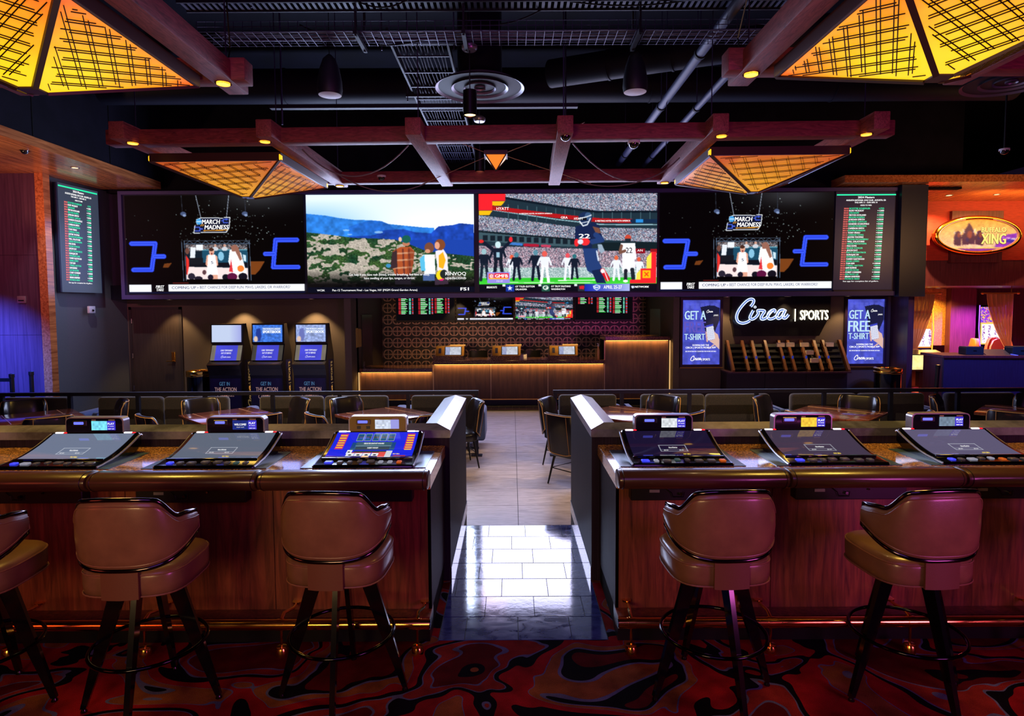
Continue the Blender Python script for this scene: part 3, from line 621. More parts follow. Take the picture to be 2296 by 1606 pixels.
    c.rect(73, 178, 385, 260, Rr); c.rect(73, 178, 232, 368, Rr); c.poly([(232, 262), (382, 262), (335, 315), (232, 312)], Yy); c.poly([(75, 370), (235, 370), (195, 424), (75, 422)], Yy)
    c.poly([(2090, 862), (2150, 862), (2150, 1230), (1842, 1230), (1842, 1188), (1968, 1188), (1968, 1058), (2090, 1058)], Rr); c.poly([(2090, 866), (2090, 1058), (2035, 1058), (2035, 930)], (250, 224, 80)); c.poly([(1968, 1062), (1968, 1188), (1915, 1188), (1918, 1120)], (250, 224, 80)); c.rect(1988, 1080, 2082, 1172, Yy); c.line([(2015, 1105), (2055, 1145)], 14, (236, 60, 20)); c.line([(2055, 1105), (2015, 1145)], 14, (236, 60, 20))
    c.rect(168, 1092, 430, 1225, (150, 140, 226)); c.rect(185, 1108, 240, 1168, (246, 80, 60)); c.rect(248, 1106, 418, 1165, (236, 36, 50)); c.rect(190, 1164, 414, 1176, (250, 190, 40))
    c.rect(73, 1238, 2155, 1325, (8, 8, 20)); c.rect(384, 1242, 482, 1322, (20, 50, 150)); c.rect(804, 1242, 902, 1322, (30, 80, 66)); c.ell(852, 1278, 34, 26, (240, 245, 240)); c.ell(852, 1278, 22, 15, (30, 80, 66)); c.rect(852, 1276, 880, 1286, (240, 245, 240)); c.rect(1230, 1242, 1310, 1322, (40, 44, 56)); c.poly([(1245, 1262), (1308, 1256), (1300, 1300), (1250, 1296)], (210, 30, 50))
    st = [(432 + (34 if k % 2 == 0 else 14)*math.sin(k*math.pi/5), 1282 - (34 if k % 2 == 0 else 14)*math.cos(k*math.pi/5)) for k in range(10)]; c.poly(st, (240, 246, 255))
    m_ = (c.X > 1310) & (c.X < 1842) & (c.Y > 1236) & (c.Y < 1322); t = np.clip((c.X-1310)/530, 0, 1)[..., None]; c.a = np.where(m_[..., None], (1-t)*np.array([20, 40, 170.]) + t*np.array([170, 180, 235.]), c.a)
    c.poly([(1410, 1260), (1452, 1244), (1495, 1260), (1490, 1290), (1452, 1314), (1414, 1290)], (240, 246, 255)); c.poly([(1420, 1266), (1452, 1254), (1485, 1266), (1480, 1286), (1452, 1304), (1424, 1286)], (40, 90, 200)); c.poly([(1858, 1262), (1892, 1262), (1890, 1284), (1875, 1294), (1860, 1284)], (220, 225, 245))
    for x in (345, 765, 1188): c.rect(x, 1238, x + 36, 1262, (230, 232, 240))
    return c.soften(1)
def letter_stadium(sf, parent, small=False):
    m = MB(); T = lambda *a, **k: sf.text(m, *a, **k)
    T('GMFB', 258, 410, 1156, 38, off=.03); T('@', 195, 236, 1152, 34, off=.01); T('7:31 ET', 275, 350, 1208, 18)
    T('OT TYLER GUYTON', 496, 722, 1274, 22, off=.02); T('OKLAHOMA', 496, 632, 1306, 20, off=.02); T('OT TROY FAUTANU', 916, 1146, 1274, 22, off=.02); T('WASHINGTON', 916, 1080, 1306, 20, off=.02)
    T('APRIL 25-27', 1532, 1748, 1294, 40, off=.01); T('NETWORK', 1896, 2066, 1284, 22, off=.03, shear=.2); T('DRAFT', 1420, 1484, 1288, 20, off=.02)
    T('BREAKOUTS', 160, 280, 1282, 24, off=.02)
    if not small:
        T('HYATT', 280, 425, 366, 34, off=.01); T('GRA', 1030, 1110, 470, 28, off=.01); T('HYATT', 1185, 1290, 484, 28, off=.01); T('A MEETING HOTEL IN NORTH AMERICA', 545, 930, 415, 14, off=.02); T('A MEETING HOTEL IN NORTH AMERICA', 1430, 1842, 506, 18, off=.02)
        T('22', 1238, 1372, 700, 52, off=.03); T('AN', 1925, 1988, 858, 26)
    m.build('lettering', t_white, parent)
    m = MB(); sf.text(m, '22', 1790, 1868, 876, 66, off=.01); m.build('lettering', t_dark, parent)

NAMES = 'SCOTTIE SCHEFFLER,RORY MCILROY,JON RAHM,VIKTOR HOVLAND,BROOKS KOEPKA,JORDAN SPIETH,PATRICK CANTLAY,XANDER SCHAUFFELE,COLLIN MORIKAWA,CAMERON SMITH,DUSTIN JOHNSON,TONY FINAU,CAMERON YOUNG,JUSTIN THOMAS,BRYSON DECHAMBEAU,WILL ZALATORIS,HIDEKI MATSUYAMA,MAX HOMA,RICKIE FOWLER,JASON DAY,MATT FITZPATRICK,SUNGJAE IM,WYNDHAM CLARK,TOMMY FLEETWOOD,SHANE LOWRY,TOM KIM,TYRRELL HATTON,SAM BURNS,JUSTIN ROSE,COREY CONNERS,MIN WOO LEE,BRIAN HARMAN,PATRICK REED'.split(',')
ODDS = '725 1200 1225 1950 1925 2050 2700 2500 2200 2900 3600 5000 4500 2000 3900 1900 3500 5900 7500 5000 6000 7500 4000 6000 5200 10000 8000 3000 12000 10000 5600 15000 15000'.split()
DOMB = (60, 50, 760, 1245)
def letter_board(sf, parent):
    a, b_, r, gr = MB(), MB(), MB(), MB()
    sf.quad(gr, 68, 74, 746, 90); sf.ctext(a, '2024 Masters', 405, 190, 124, 24, off=.02); sf.ctext(a, 'AUGUSTA NATIONAL GOLF CLUB - AUGUSTA, GA', 405, 455, 157, 19, off=.02); sf.ctext(a, 'THU APR 11 - SUN APR 14', 405, 262, 184, 18, off=.02); sf.ctext(a, 'ODDS TO WIN', 405, 128, 217, 16, off=.02)
    for i, (nm, od) in enumerate(zip(NAMES, ODDS)):
        y = 257 + i*26.8; m = a if i % 2 else gr; x = 216 - i*.7
        sf.text(m, nm, x, x + len(nm)*14.1, y, 19, off=.025); wd = (len(od) + 1)*15.5; xr = 616 - i*.7; sf.text(m, '+' + od, xr - wd, xr, y, 18, off=.025); sf.text(r, str(30101 + i), x - 62, x - 6, y, 18, off=.035)
    sf.ctext(a, 'See app for complete list of golfers.', 378, 412, 1143, 14, off=.015)
    a.build('lettering', t_white, parent); gr.build('lettering', t_green, parent); r.build('lettering', t_salmon, parent)

# ------------------------------------------------------------------ the video wall
vw = thing('video_wall', 'long wide video wall with four bright pictures above the betting counter', 'video wall', (0, 0, 0))
zt, zb = at(1068, 436, YV).z, at(1068, 655, YV).z
xl, xr_ = at(272, 550, YV).x, at(2066, 550, YV).x
MB().box(xl, YV, zb - .10, xr_, 13.05, zt + .08).build('housing', navy, vw)
m = MB(); fr = .035
m.box(xl, YV - .06, zb - .115, xr_ - .55, YV, zb - .028); m.box(xl, YV - .06, zt + .02, xr_ - .55, YV, zt + .09); m.box(xl, YV - .06, zb - .028, xl + .07, YV, zt + .02); m.build('frame', housing, vw)
xb0, xb1 = at(1870, 550, YV).x, at(2008, 550, YV).x
MB().box(xb0, YV - .03, zb - .028, xb1, YV, zt + .02).build('board_panel', M('odds_board_face', (44, 34, 60), .45), vw)
MB().box(xb1, YV - .16, zb - .14, xr_, YV, zt + .12).build('end_housing', M('end_housing_paint', (24, 28, 56), .45), vw)
def surf_px(dom, px0, px1, y, zt_, zb_):
    a, b_ = at(px0, 550, y).x, at(px1, 550, y).x; return Surf(dom, (a, y, zt_), (b_, y, zt_), (a, y, zb_))
show = draw_bracket_show(480, 266); YD = YV - .035
s1 = surf_px(DOM1, 283, 682, YD, zt, zb); d = picture('display', show, s1, vw, ES); letter_bracket_show(s1, d)
s4 = surf_px(DOM1, 1479, 1868, YD, zt, zb); d = link('display', None, vw) if False else picture('display', show, s4, vw, ES); letter_bracket_show(s4, d)
s2 = surf_px(DOM2, 688, 1063, YD, zt, zb); d = picture('display', draw_mountain_ad(470, 276), s2, vw, ES)
m = MB(); s2.text(m, 'Get help if you have rash (hives), trouble breathing, feel faint or dizzy,', 632, 1580, 1136, 26, off=.008); s2.text(m, 'have swelling of your lips, tongue, or throat.', 810, 1408, 1178, 26, off=.008)
s2.text(m, 'RINVOQ', 1765, 2008, 1136, 40, off=.01); s2.text(m, 'upadacitinib', 1765, 2008, 1182, 32); s2.text(m, 'WCBK', 254, 346, 1318, 22); s2.text(m, 'Pac-12 Tournament Final - Las Vegas, NV (MGM Grand Garden Arena)', 434, 1434, 1318, 24); s2.text(m, 'FS1', 1940, 2040, 1316, 36, off=.03); m.build('lettering', t_white, d)
stad = draw_stadium(480, 265)
s3 = surf_px(DOM3, 1074, 1473, YD, zt, zb); d = picture('display', stad, s3, vw, ES); letter_stadium(s3, d)
sb = Surf(DOMB, (xb0, YD, zt), (xb1 - .02, YD, zt), (xb0 - .02, YD, zb)); bd = MB(); sb.quad(bd, 60, 50, 740, 1240, .0); bd = bd.build('odds_display', E('odds_display_glow', (34, 26, 44), 1), vw); letter_board(sb, bd)
# odds board on the left side wall
zt2, zb2 = at(118, 408, 11.66).z, at(130, 655, 11.66).z
ob = thing('odds_board', 'tall golf odds board with green and white lettering on the left side wall', 'odds board', (-8.44, 11.66, zb2))
P0, P1 = Vector((0, 0, 0)), Vector((.115, 1.0, 0)); n_ = Vector((1, -.115, 0)).normalized()
vs = [P0 + n_*.06, P1 + n_*.06, P1 - n_*.02, P0 - n_*.02]; hb = zt2 - zb2
MB().add([tuple(v) for v in vs] + [tuple(v + Vector((0, 0, hb))) for v in vs], [(3,2,1,0),(4,5,6,7),(0,1,5,4),(1,2,6,5),(2,3,7,6),(3,0,4,7)]).build('cabinet', navy, ob)
TL = P0 + n_*.066 + Vector((0, 0, hb)); sl = Surf(DOMB, TL + (P1-P0)*.02, TL + (P1-P0)*.98, TL + (P1-P0)*.02 - Vector((0, 0, hb)))
bd = MB(); sl.quad(bd, 60, 50, 760, 1245, 0); bd = bd.build('odds_display', E('odds_display_grey', (58, 66, 84), 1), ob); letter_board(sl, bd)
# ------------------------------------------------------------------ bar counters with the games
ZC = 1.008
def bar_counter(sgn, xe, label, xs_pad, xs_joint, xs_box, xs_post, rail_end):
    far = sgn * 4.3; lo, hi = min(xe, far), max(xe, far)
    t = thing('bar_counter', label, 'bar counter', (0, 0, 0), 0, 'bar counters either side of the passage')
    MB().rbox(lo, 3.635, ZC - .083, hi, YHW - .012, ZC, .004, 1).build('countertop', granite, t)
    MB().box(lo + (.02 if sgn > 0 else 0), 3.80, 0, hi - (.02 if sgn < 0 else 0), YHW - .02, ZC - .085).build('carcass', black_m, t)
    edges = sorted([xe - sgn*-.012] + xs_joint + [far]); edges = sorted(edges)
    for a, b_ in zip(edges[:-1], edges[1:]): MB().box(a + .002, 3.74, .152, b_ - .002, 3.80, ZC - .085).build('front_panel', wood_front, t)
    xp = xe + sgn*.012; MB().box(min(xp, xp + sgn*.02), 3.74, .152, max(xp, xp + sgn*.02), YHW - .02, ZC - .085).build('end_panel', wood_rib, t)
    MB().box(lo + .012, 3.64, .0, hi - .012, 3.80, .135).build('plinth', black, t)
    MB().box(lo + .012, 3.635, .135, hi - .012, 3.80, .152).build('plinth_top', wood_front, t)
    # padded armrests
    prof = [(3.645, .962), (3.60, .950), (3.53, .956), (3.485, .985), (3.475, 1.02), (3.495, 1.048), (3.54, 1.062), (3.60, 1.060), (3.645, 1.045)]
    prof = smooth_path(prof, 3)
    cy_, cz_ = 3.57, 1.0
    for a, b_ in zip(xs_pad[:-1], xs_pad[1:]):
        a, b_ = min(a, b_), max(a, b_); rings = []
        for x, k in ((a + .003, .80), (a + .008, .93), (a + .03, 1.0), ((a+b_)/2, 1.0), (b_ - .03, 1.0), (b_ - .008, .93), (b_ - .003, .80)):
            rings.append([(x, cy_ + (y - cy_)*k, cz_ + (z - cz_)*k) for y, z in prof])
        pd = MB().loft(rings).build('armrest_pad', leather_pad, t, 40)
        for x in (a + .028, b_ - .028): MB().tube([(x, y, z) for y, z in [(cy_ + (y - cy_)*1.004, cz_ + (z - cz_)*1.004) for y, z in prof]], .0022, 4).build('seam', black, pd)
    for x in xs_box:
        bx = MB().rbox(x - .33, 3.665, .845, x + .33, 3.745, .955, .004, 1).build('access_box', black, t)
        MB().box(x - .22, 3.660, .895, x - .16, 3.665, .912).build('number_plate', silver, bx)
        MB().tube([(x - .12, 3.658, .92), (x - .09, 3.655, .895), (x - .08, 3.655, .87), (x - .02, 3.655, .87), (x - .015, 3.655, .9)], .0025, 5).build('handle_recess', chrome, bx)
        MB().cyl((x - .035, 3.648, .888), (x - .035, 3.666, .888), .009, n=12).cyl((x + .10, 3.655, .91), (x + .10, 3.666, .91), .006, n=10).build('lock', chrome, bx)
    fr_ = MB().cyl((rail_end, 3.50, .18), (far, 3.50, .18), .030, n=18).build('foot_rail', brass, t, 40)
    MB().cyl((rail_end + sgn*-.004, 3.50, .18), (rail_end + sgn*.002, 3.50, .18), .024, n=18).build('rail_end_cap', chrome, fr_)
    for x in xs_post:
        MB().cyl((x, 3.5, .045), (x, 3.5, .16), .0075, n=8).lathe([(.034, .0), (.034, .04), (.03, .045), (.03, .05), (.012, .052)], 16, (x, 3.5, .0)).build('rail_post', brass, t, 40)
        MB().cyl((x - .022, 3.5, .18), (x + .022, 3.5, .18), .0325, n=18).tube([(x, 3.5, .205), (x + .0, 3.55, .225), (x + .015, 3.66, .20), (x + .015, 3.735, .20)], .010, 8).lathe([(.028, 0), (.028, .01)], 14, (x + .015, 3.73, .20)).build('rail_bracket', brass, t, 40)
    return t
bar_counter(-1, CXL, 'granite topped bar counter left of the passage with three games on it', [-.482, -1.457, -2.425, -3.40, -4.3], [-1.46, -2.36, -3.3], [-.93, -1.92, -2.9], [-.555, -1.34, -2.13, -2.92], -.482)
bar_counter(1, CXR, 'granite topped bar counter right of the passage with three games on it', [.602, 1.58, 2.58, 3.56, 4.3], [1.58, 2.55, 3.5], [1.035, 2.02, 2.99], [.68, 1.485, 2.29, 3.1], .605)

# ------------------------------------------------------------------ bar-top games
LEDW, LEDR, LEDB = E('led_white', (255, 240, 250), 2.2), E('led_red', (255, 20, 30), 2.0), E('led_blue', (90, 100, 255), 1.8)
mat_plate = M('slate_blue_plate', (70, 96, 118), .3, .4)
btn = [E('button_dim', (90, 80, 84), .25, (50, 48, 54)), E('button_blue', (60, 70, 255), 1.0), E('button_white', (200, 200, 225), .45), E('button_orange', (255, 110, 30), .5), E('button_green', (80, 120, 120), .3)]
GW = .31
def zprof(y):      # surface of the game along its depth: flat button deck, then a swept-up screen
    if y < .10: return .022 + .06*y
    q = (y - .10)/.37; return .028 + .105*q**1.55 + .004
GD = (0, 0, 100, 60)
def gsurf(x0, x1, y0, y1):
    def fn(u, v, d): y = y1 + (y0 - y1)*v; return Vector((x0 + (x1-x0)*u, y, zprof(y) + d))
    return Surf(GD, (0, 0, 0), (1, 0, 0), (0, 0, -1), fn)
def game(loc, label, cvf, face, style, rotz=0):
    t = thing('bartop_game', label, 'game terminal', loc, rotz, 'games set into the bar counters')
    MB().box(-.39, -.005, 0, .39, .44, .004).build('base_plate', mat_plate, t)
    ys = [-.012, 0, .05, .10, .16, .22, .28, .34, .40, .44, .47, .485]
    top = [(y, zprof(max(y, 0)) if y <= .47 else .128) for y in ys]; top[0] = (-.012, .006)
    poly = top + [(.485, .06), (.40, .004), (-.012, .004)]
    rings = [[(x, .235 + (y - .235)*k, .004 + (z - .004)*kz) for y, z in poly] for x, k, kz in ((-GW, .985, .9), (-GW + .012, 1, 1), (GW - .012, 1, 1), (GW, .985, .9))]
    MB().loft(rings).build('body', black_g, t, 40)
    for s_ in (-1, 1): MB().tube([(s_*(GW + .002), y, z - .012) for y, z in top[1:]], .007, 6).build('side_trim', silver, t, 40)
    sf = gsurf(-GW + .03, GW - .03, .118, .455)
    sc_ = picture('screen', cvf[0], sf, t, cvf[2], .003, .05); cvf[1](sf, sc_)
    m = MB()                                                       # raised lip between screen and buttons
    m.rbox(-GW + .02, .098, .030, GW - .02, .112, .042, .003, 1); m.build('screen_ledge', black_g, t, 40)
    r = random.Random(int(loc[0]*100)); k = 0; x = -.25
    while x < .25:
        wd = r.choice([.03, .03, .036, .05]); cc = 1 if k == 0 else r.choice([0, 0, 0, 0, 2, 3, 4])
        MB().rbox(x, .022 + (.022 if k in (3, 4) else 0), .022, x + wd, .062 + (.02 if k in (3, 4) else 0), .034, .004, 1).build('button', btn[cc], t, 40); x += wd + .028; k += 1
    for a, b_, c1, c2 in ((-.276, -.196, LEDW, LEDR), (.20, .28, LEDW, LEDR)):
        MB().rbox(a, .462, .128, a + .055, .478, .142, .004, 2).build('light_bar', LEDW, t, 40)
        MB().rbox(a + .055, .464, .129, b_, .477, .140, .004, 2).build('light_bar', LEDW if style == 'lit' else LEDR, t, 40)
    # player panel standing behind the screen
    z0, z1 = .125, .243; m = MB(); b_ = .028
    out = []
    for cx_, cz_, a0 in ((.195 - b_, z1 - b_, 0), (-.21 + b_, z1 - b_, 90)):
        for q in range(5): a = R(a0 + q*22.5); out.append((cx_ + b_*math.cos(a), cz_ + b_*math.sin(a)))
    out += [(-.21, z0), (.195, z0)]
    pb = MB().prism(out, 'y', .475, .545).build('player_panel', silver, t, 30)
    inn = [(-.0075 + (x + .0075)*.955, (z0 + z1)/2 + (z - (z0+z1)/2)*.90) for x, z in out]
    MB().prism(inn, 'y', .470, .476).build('panel_face', face, pb)
    MB().rbox(-.155, .462, .185, -.055, .474, .222, .004, 1).build('card_reader', black if style != 'lit' else M('bronze_reader', (92, 76, 30), .4), pb)
    MB().rbox(-.143, .459, .196, -.075, .464, .214, .003, 1).build('blue_light', LEDB, pb)
    if style == 'lit': MB().box(-.15, .466, .155, -.125, .471, .175).box(-.085, .466, .155, -.06, .471, .175).build('small_port', black, pb)
    dsf = Surf((0, 0, 100, 40), (-.024, .467, .219), (.142, .467, .219), (-.024, .467, .155)); picture('small_display', cvf[3], dsf, pb, 1.1)
    m = MB(); m.box(-.022, .467, .222, .006, .471, .229); m.box(.095, .467, .222, .138, .471, .229); m.build('sticker', M('sticker_tan', (150, 130, 110), .6), pb)
    m = MB()
    if cvf[4] is not None: cvf[4](dsf, m); m.build('lettering', t_white, pb)
    return t
def oos_canvas(col, extra=None):
    c = Canvas(120, 72, GD, col)  # grey fills paint the room's reflection on the glass as screen glow
    if extra: extra(c)
    c.rect(34, 30, 66, 31.2, (215, 222, 235), .8); c.rect(34, 44, 66, 45.2, (215, 222, 235), .8); c.rect(34, 30, 34.7, 45, (215, 222, 235), .8); c.rect(65.3, 30, 66, 45, (215, 222, 235), .8); c.rect(34, 40, 66, 40.8, (200, 210, 225), .6)
    return c
def oos_text(sf, p):
    m = MB(); sf.text(m, 'Out of Service', 45, 55, 37.5, 2.2, off=.01, d=.006); sf.text(m, '$0.00', 38, 43, 43.8, 1.6, d=.006); sf.text(m, '$0.00', 56, 61, 43.8, 1.6, d=.006); m.build('lettering', t_white, p)
    m = MB(); sf.text(m, 'PAY BILL', 58, 66, 55, 2.2, off=.02, d=.006); m.build('lettering', t_yel, p)
def poker_canvas():
    c = Canvas(200, 120, GD, (26, 40, 226)); c.rect(0, 54, 100, 60, (16, 20, 90))
    for k in range(5): x = 27 + k*9.4; c.rect(x, 3, x + 8.2, 18, (150, 170, 170)); c.rect(x + .6, 4, x + 7.6, 17, (18, 84, 130)); c.rect(x + 1.2, 8.5, x + 7, 12, (70, 70, 80))
    c.rect(24, 21, 76, 38, (40, 90, 130)); c.rect(29, 20, 71, 28, (56, 92, 110)); c.rect(30, 30, 70, 38, (50, 70, 84)); c.rect(29, 28, 71, 28.8, (140, 170, 180)); c.rect(30, 40, 70, 44, (44, 62, 72)); c.rect(24, 21, 28.5, 34, (24, 70, 130)); c.rect(71.5, 21, 76, 34, (24, 70, 130))
    for x in (6, 88):
        c.rect(x - .6, 3, x + 8.6, 36, (200, 40, 110))
        for k in range(6 if x < 50 else 7): c.rect(x, 5.5 + k*5, x + 8, 8 + k*5, (250, 190, 40)); c.rect(x, 4 + k*5, x + 8, 5.2 + k*5, (150, 60, 140))
    for k in range(4): x = 23 + k*9.6; c.rect(x, 46, x + 8.8, 54, (236, 238, 244)); c.rect(x, 44, x + 8.8, 46, (200, 70, 70)); c.ell(x + 4.4, 51, 2, 1.8, (20, 30, 34))
    c.rect(22, 38, 28, 48, (230, 234, 240)); c.ell(24.5, 43, 1.5, 1.5, (20, 30, 34)); c.rect(60, 43, 68, 57, (226, 80, 74)); c.rect(68, 40, 75, 57, (206, 212, 220)); c.ell(46, 56.5, 4.6, 2.6, (246, 190, 40)); c.rect(14, 55, 30, 58, (60, 80, 150)); c.rect(78, 52, 92, 55, (170, 50, 60))
    return c
def poker_text(sf, p):
    m = MB(); sf.text(m, 'DEDICATED GAME NOT AVAILABLE', 38, 62, 25, 2.2, off=.01, d=.006); sf.text(m, 'INSERT MONEY', 44, 57, 35, 2.2, off=.01, d=.006); m.build('lettering', t_white, p)
    m = MB(); sf.text(m, 'PAY BILL', 77, 85, 50, 2.2, off=.02, d=.006); m.build('lettering', t_yel, p)
def small_cv(c1, c2=(60, 50, 200)):
    c = Canvas(60, 26, (0, 0, 100, 40), c1); c.a *= (.85 + .3*c.noise(5))[..., None]; c.rect(66, 0, 100, 40, c2); return c
def play_text(sf, m): sf.text(m, 'PLAY', 69, 97, 16, 9, off=.03); sf.text(m, 'for money', 70, 95, 24, 4, off=.02); sf.text(m, 'INSERT CARD', 70, 96, 36, 4, off=.02)
def welc_text(sf, m): play_text(sf, m); sf.text(m, 'WELCOME!', 8, 58, 22, 9, off=.03); sf.text(m, 'insert card', 18, 48, 31, 4)
def plain_text(sf, m): sf.text(m, 'Insert card', 8, 40, 26, 5)
gl = M('panel_black_glass', (12, 10, 26), .08, coat=.5); glb = M('panel_bronze_glass', (120, 104, 40), .3, .3)
YG = 3.83
game((-2.90, YG, ZC), 'out of service game nearest the left picture edge with pale blue display on top', (oos_canvas((112, 124, 150)), oos_text, .9, small_cv((120, 220, 245)), play_text), gl, 'red')
game((-1.92, YG, ZC), 'out of service game in the middle of the left bar with a WELCOME display', (oos_canvas((104, 114, 134)), oos_text, .8, small_cv((20, 40, 120)), welc_text), gl, 'red')
game((-.93, YG, ZC), 'bartop poker game with blue card screen at the passage end of the left bar', (poker_canvas(), poker_text, 1.0, small_cv((200, 210, 230), (150, 150, 220)), plain_text), glb, 'lit')
game((1.06, YG, ZC), 'dark screened out of service game at the passage end of the right bar', (oos_canvas((22, 16, 52)), oos_text, .8, small_cv((215, 220, 225)), play_text), gl, 'red')
game((2.03, YG, ZC), 'out of service game in the middle of the right bar with yellow display on top', (oos_canvas((74, 62, 88)), oos_text, .7, small_cv((250, 200, 60)), play_text), gl, 'red')
game((2.99, YG, ZC), 'out of service game nearest the right picture edge with grey landscape display', (oos_canvas((98, 92, 124)), oos_text, .85, small_cv((110, 130, 150)), play_text), gl, 'red')

# ------------------------------------------------------------------ bar stools
def se(a, rx, ry, e):
    c, s_ = math.cos(a), math.sin(a); return (rx*math.copysign(abs(c)**(2/e), c), ry*math.copysign(abs(s_)**(2/e), s_))
def make_stool():
    t = thing('bar_stool', 'stool', 'bar stool', (0, 0, 0), 0, 'swivel stools along the bar counters')
    N = 40
    def ring(z, k, e=3.6): return [(x, y + .02, z) for x, y in (se(2*math.pi*i/N, .245*k, .235*k, e) for i in range(N))]
    st = MB().loft([ring(.652, .90), ring(.664, .985), ring(.70, 1.0), ring(.745, 1.0), ring(.763, .985), ring(.775, .95), ring(.785, .85), ring(.79, .55), ring(.79, .2)]).build('seat', leather, t, 60)
    for z, k in ((.660, .995), (.760, .992)): MB().tube(ring(z, k), .0045, 5, True).build('piping', piping_br, st)
    NU = 44; A = R(90)
    def prm(i):
        u = -1 + 2*i/NU; a = u*A; x, y = se(a - math.pi/2, .262, .245, 2.7); au = abs(u)
        sm = lambda p, q: (lambda s_: s_*s_*(3-2*s_))(min(1, max(0, (au-p)/(q-p))))
        top = 1.128 - .012*min(1, au/.35)**2 - .098*sm(.36, .72) - .012*sm(.80, 1.0); bot = .797 + .10*au**2.2
        nx, ny = x/.262, y/.245; l = math.hypot(nx, ny); return x, y, nx/l, ny/l, top, bot
    rings = []
    for i in range(NU+1):
        x, y, nx, ny, tp, bt = prm(i); th = .052; lean = lambda z: -.05*(z - .8)      # leans back slightly
        pr = [(0, bt+.01), (.006, bt + .05), (.008, (tp+bt)/2), (.006, tp - .04), (0, tp - .012), (-.012, tp), (-th + .012, tp), (-th, tp - .015), (-th - .006, (tp+bt)/2), (-th, bt + .015), (-th + .012, bt), (-.012, bt)]
        rings.append([(x + nx*d, y + ny*d + lean(z), z) for d, z in pr])
    bk = MB().loft(rings).build('backrest', leather, t, 70)
    edge = []; ep = []
    for i in range(NU+1):
        x, y, nx, ny, tp, bt = prm(i); edge.append((x - nx*.012, y - ny*.012 - .05*(tp - .8), tp + .004)); ep.append((x + nx*.004, y + ny*.004 - .05*(tp-.8), tp - .026))
    for i in range(NU, -1, -1):
        x, y, nx, ny, tp, bt = prm(i); edge.append((x - nx*.008, y - ny*.008 - .05*(bt-.8), bt - .002)); ep.append((x + nx*.004, y + ny*.004 - .05*(bt-.8), bt + .022))
    MB().tube(edge, .0115, 8, True).build('edge_trim', chrome, t, 60)
    MB().tube(ep, .0032, 5, True).build('piping', piping_br, bk)
    vs = [[(x, -.236 + .010*(x/.085)**2 - .006, z) for x in (-.085, -.05, 0, .05, .085)] for z in (.655, .70, .76, .83)]
    back = [[(x, y + .012, z) for x, y, z in r] for r in vs]
    MB().loft([f + b_[::-1] for f, b_ in zip(vs, back)]).build('back_strap', M('strap_leather', (96, 58, 40), .45, bump=(200, .1)), t, 40)
    MB().lathe([(.15, .625), (.17, .64), (.17, .652)], 20).lathe([(.05, .60), (.05, .63)], 14).build('swivel_plate', black, t, 40)
    legs = []
    for k in range(4):
        a = R(90*k + 8); d = Vector((math.cos(a), math.sin(a), 0)); p, q = d*.125 + Vector((0, 0, .632)), d*.315 + Vector((0, 0, .02))
        u = Vector((-d.y, d.x, 0)); rr = []
        for c, wd in ((p, .040), (p.lerp(q, .5), .030), (q, .013)): rr.append([tuple(c + u*(.0125*x) + d*(wd*y)) for x, y in ((-1, -1), (1, -1), (1, 1), (-1, 1))])
        lg = MB().loft(rr).build('leg', black_g, t)
        MB().lathe([(.010, .022), (.012, .012), (.016, .004), (.016, 0)], 10, (d.x*.315, d.y*.315, 0)).build('foot_glide', chrome, lg, 40)
    MB().tube([(.262*math.cos(2*math.pi*i/40), .262*math.sin(2*math.pi*i/40), .33) for i in range(40)], .0095, 8, True).build('foot_ring', M('black_chrome', (40, 40, 46), .12, 1.0), t, 60)
    return t
stool0 = make_stool()
SP = [(-.885, 3.14, -3, 'brown leather swivel stool beside the passage at the left bar'), (-1.83, 3.05, 2, 'brown leather swivel stool second from the passage at the left bar'),
      (-2.66, 3.02, 4, 'brown leather stool cut off by the left edge of the picture'), (1.03, 3.13, 3, 'brown leather swivel stool beside the passage at the right bar'),
      (2.02, 3.12, 4, 'brown leather swivel stool second from the passage at the right bar, turned'), (3.03, 3.16, 3, 'brown leather stool just showing at the right edge of the picture')]
for i, (x, y, a, lb) in enumerate(SP):
    o = stool0 if i == 0 else copy_tree(stool0); place(o, (x, y, 0), R(a), lb)
# ------------------------------------------------------------------ lounge: railings, tables, chairs, sofas
rail_m = M('dark_rail_metal', (44, 46, 64), .3, .7)
YRL = 8.98
for x0, x1, xs, nm, lb in ((-8.3, -.488, [at(p, 950, YRL).x for p in (8, 160, 312, 462, 613, 763, 916)] + [-.52], 'left', 'low dark metal railing left of the passage behind the sofas'),
                           (.59, 8.3, [.622] + [at(p, 950, YRL).x for p in (1394, 1545, 1695, 1846, 1995, 2145, 2290)], 'right', 'low dark metal railing right of the passage behind the sofas')):
    t = thing('railing', lb, 'railing', (0, 0, LZ), 0, 'railings across the lounge')
    H = .955
    MB().box(x0, YRL - .03, H - .05, x1, YRL + .03, H).build('top_bar', rail_m, t)
    MB().box(x0, YRL - .012, .10, x1, YRL + .012, .13).build('bottom_bar', rail_m, t)
    for x in xs:
        p = MB().box(x - .025, YRL - .025, .012, x + .025, YRL + .025, H - .05).build('post', rail_m, t)
        MB().box(x - .08, YRL - .06, 0, x + .08, YRL + .06, .014).build('foot_plate', rail_m, p)

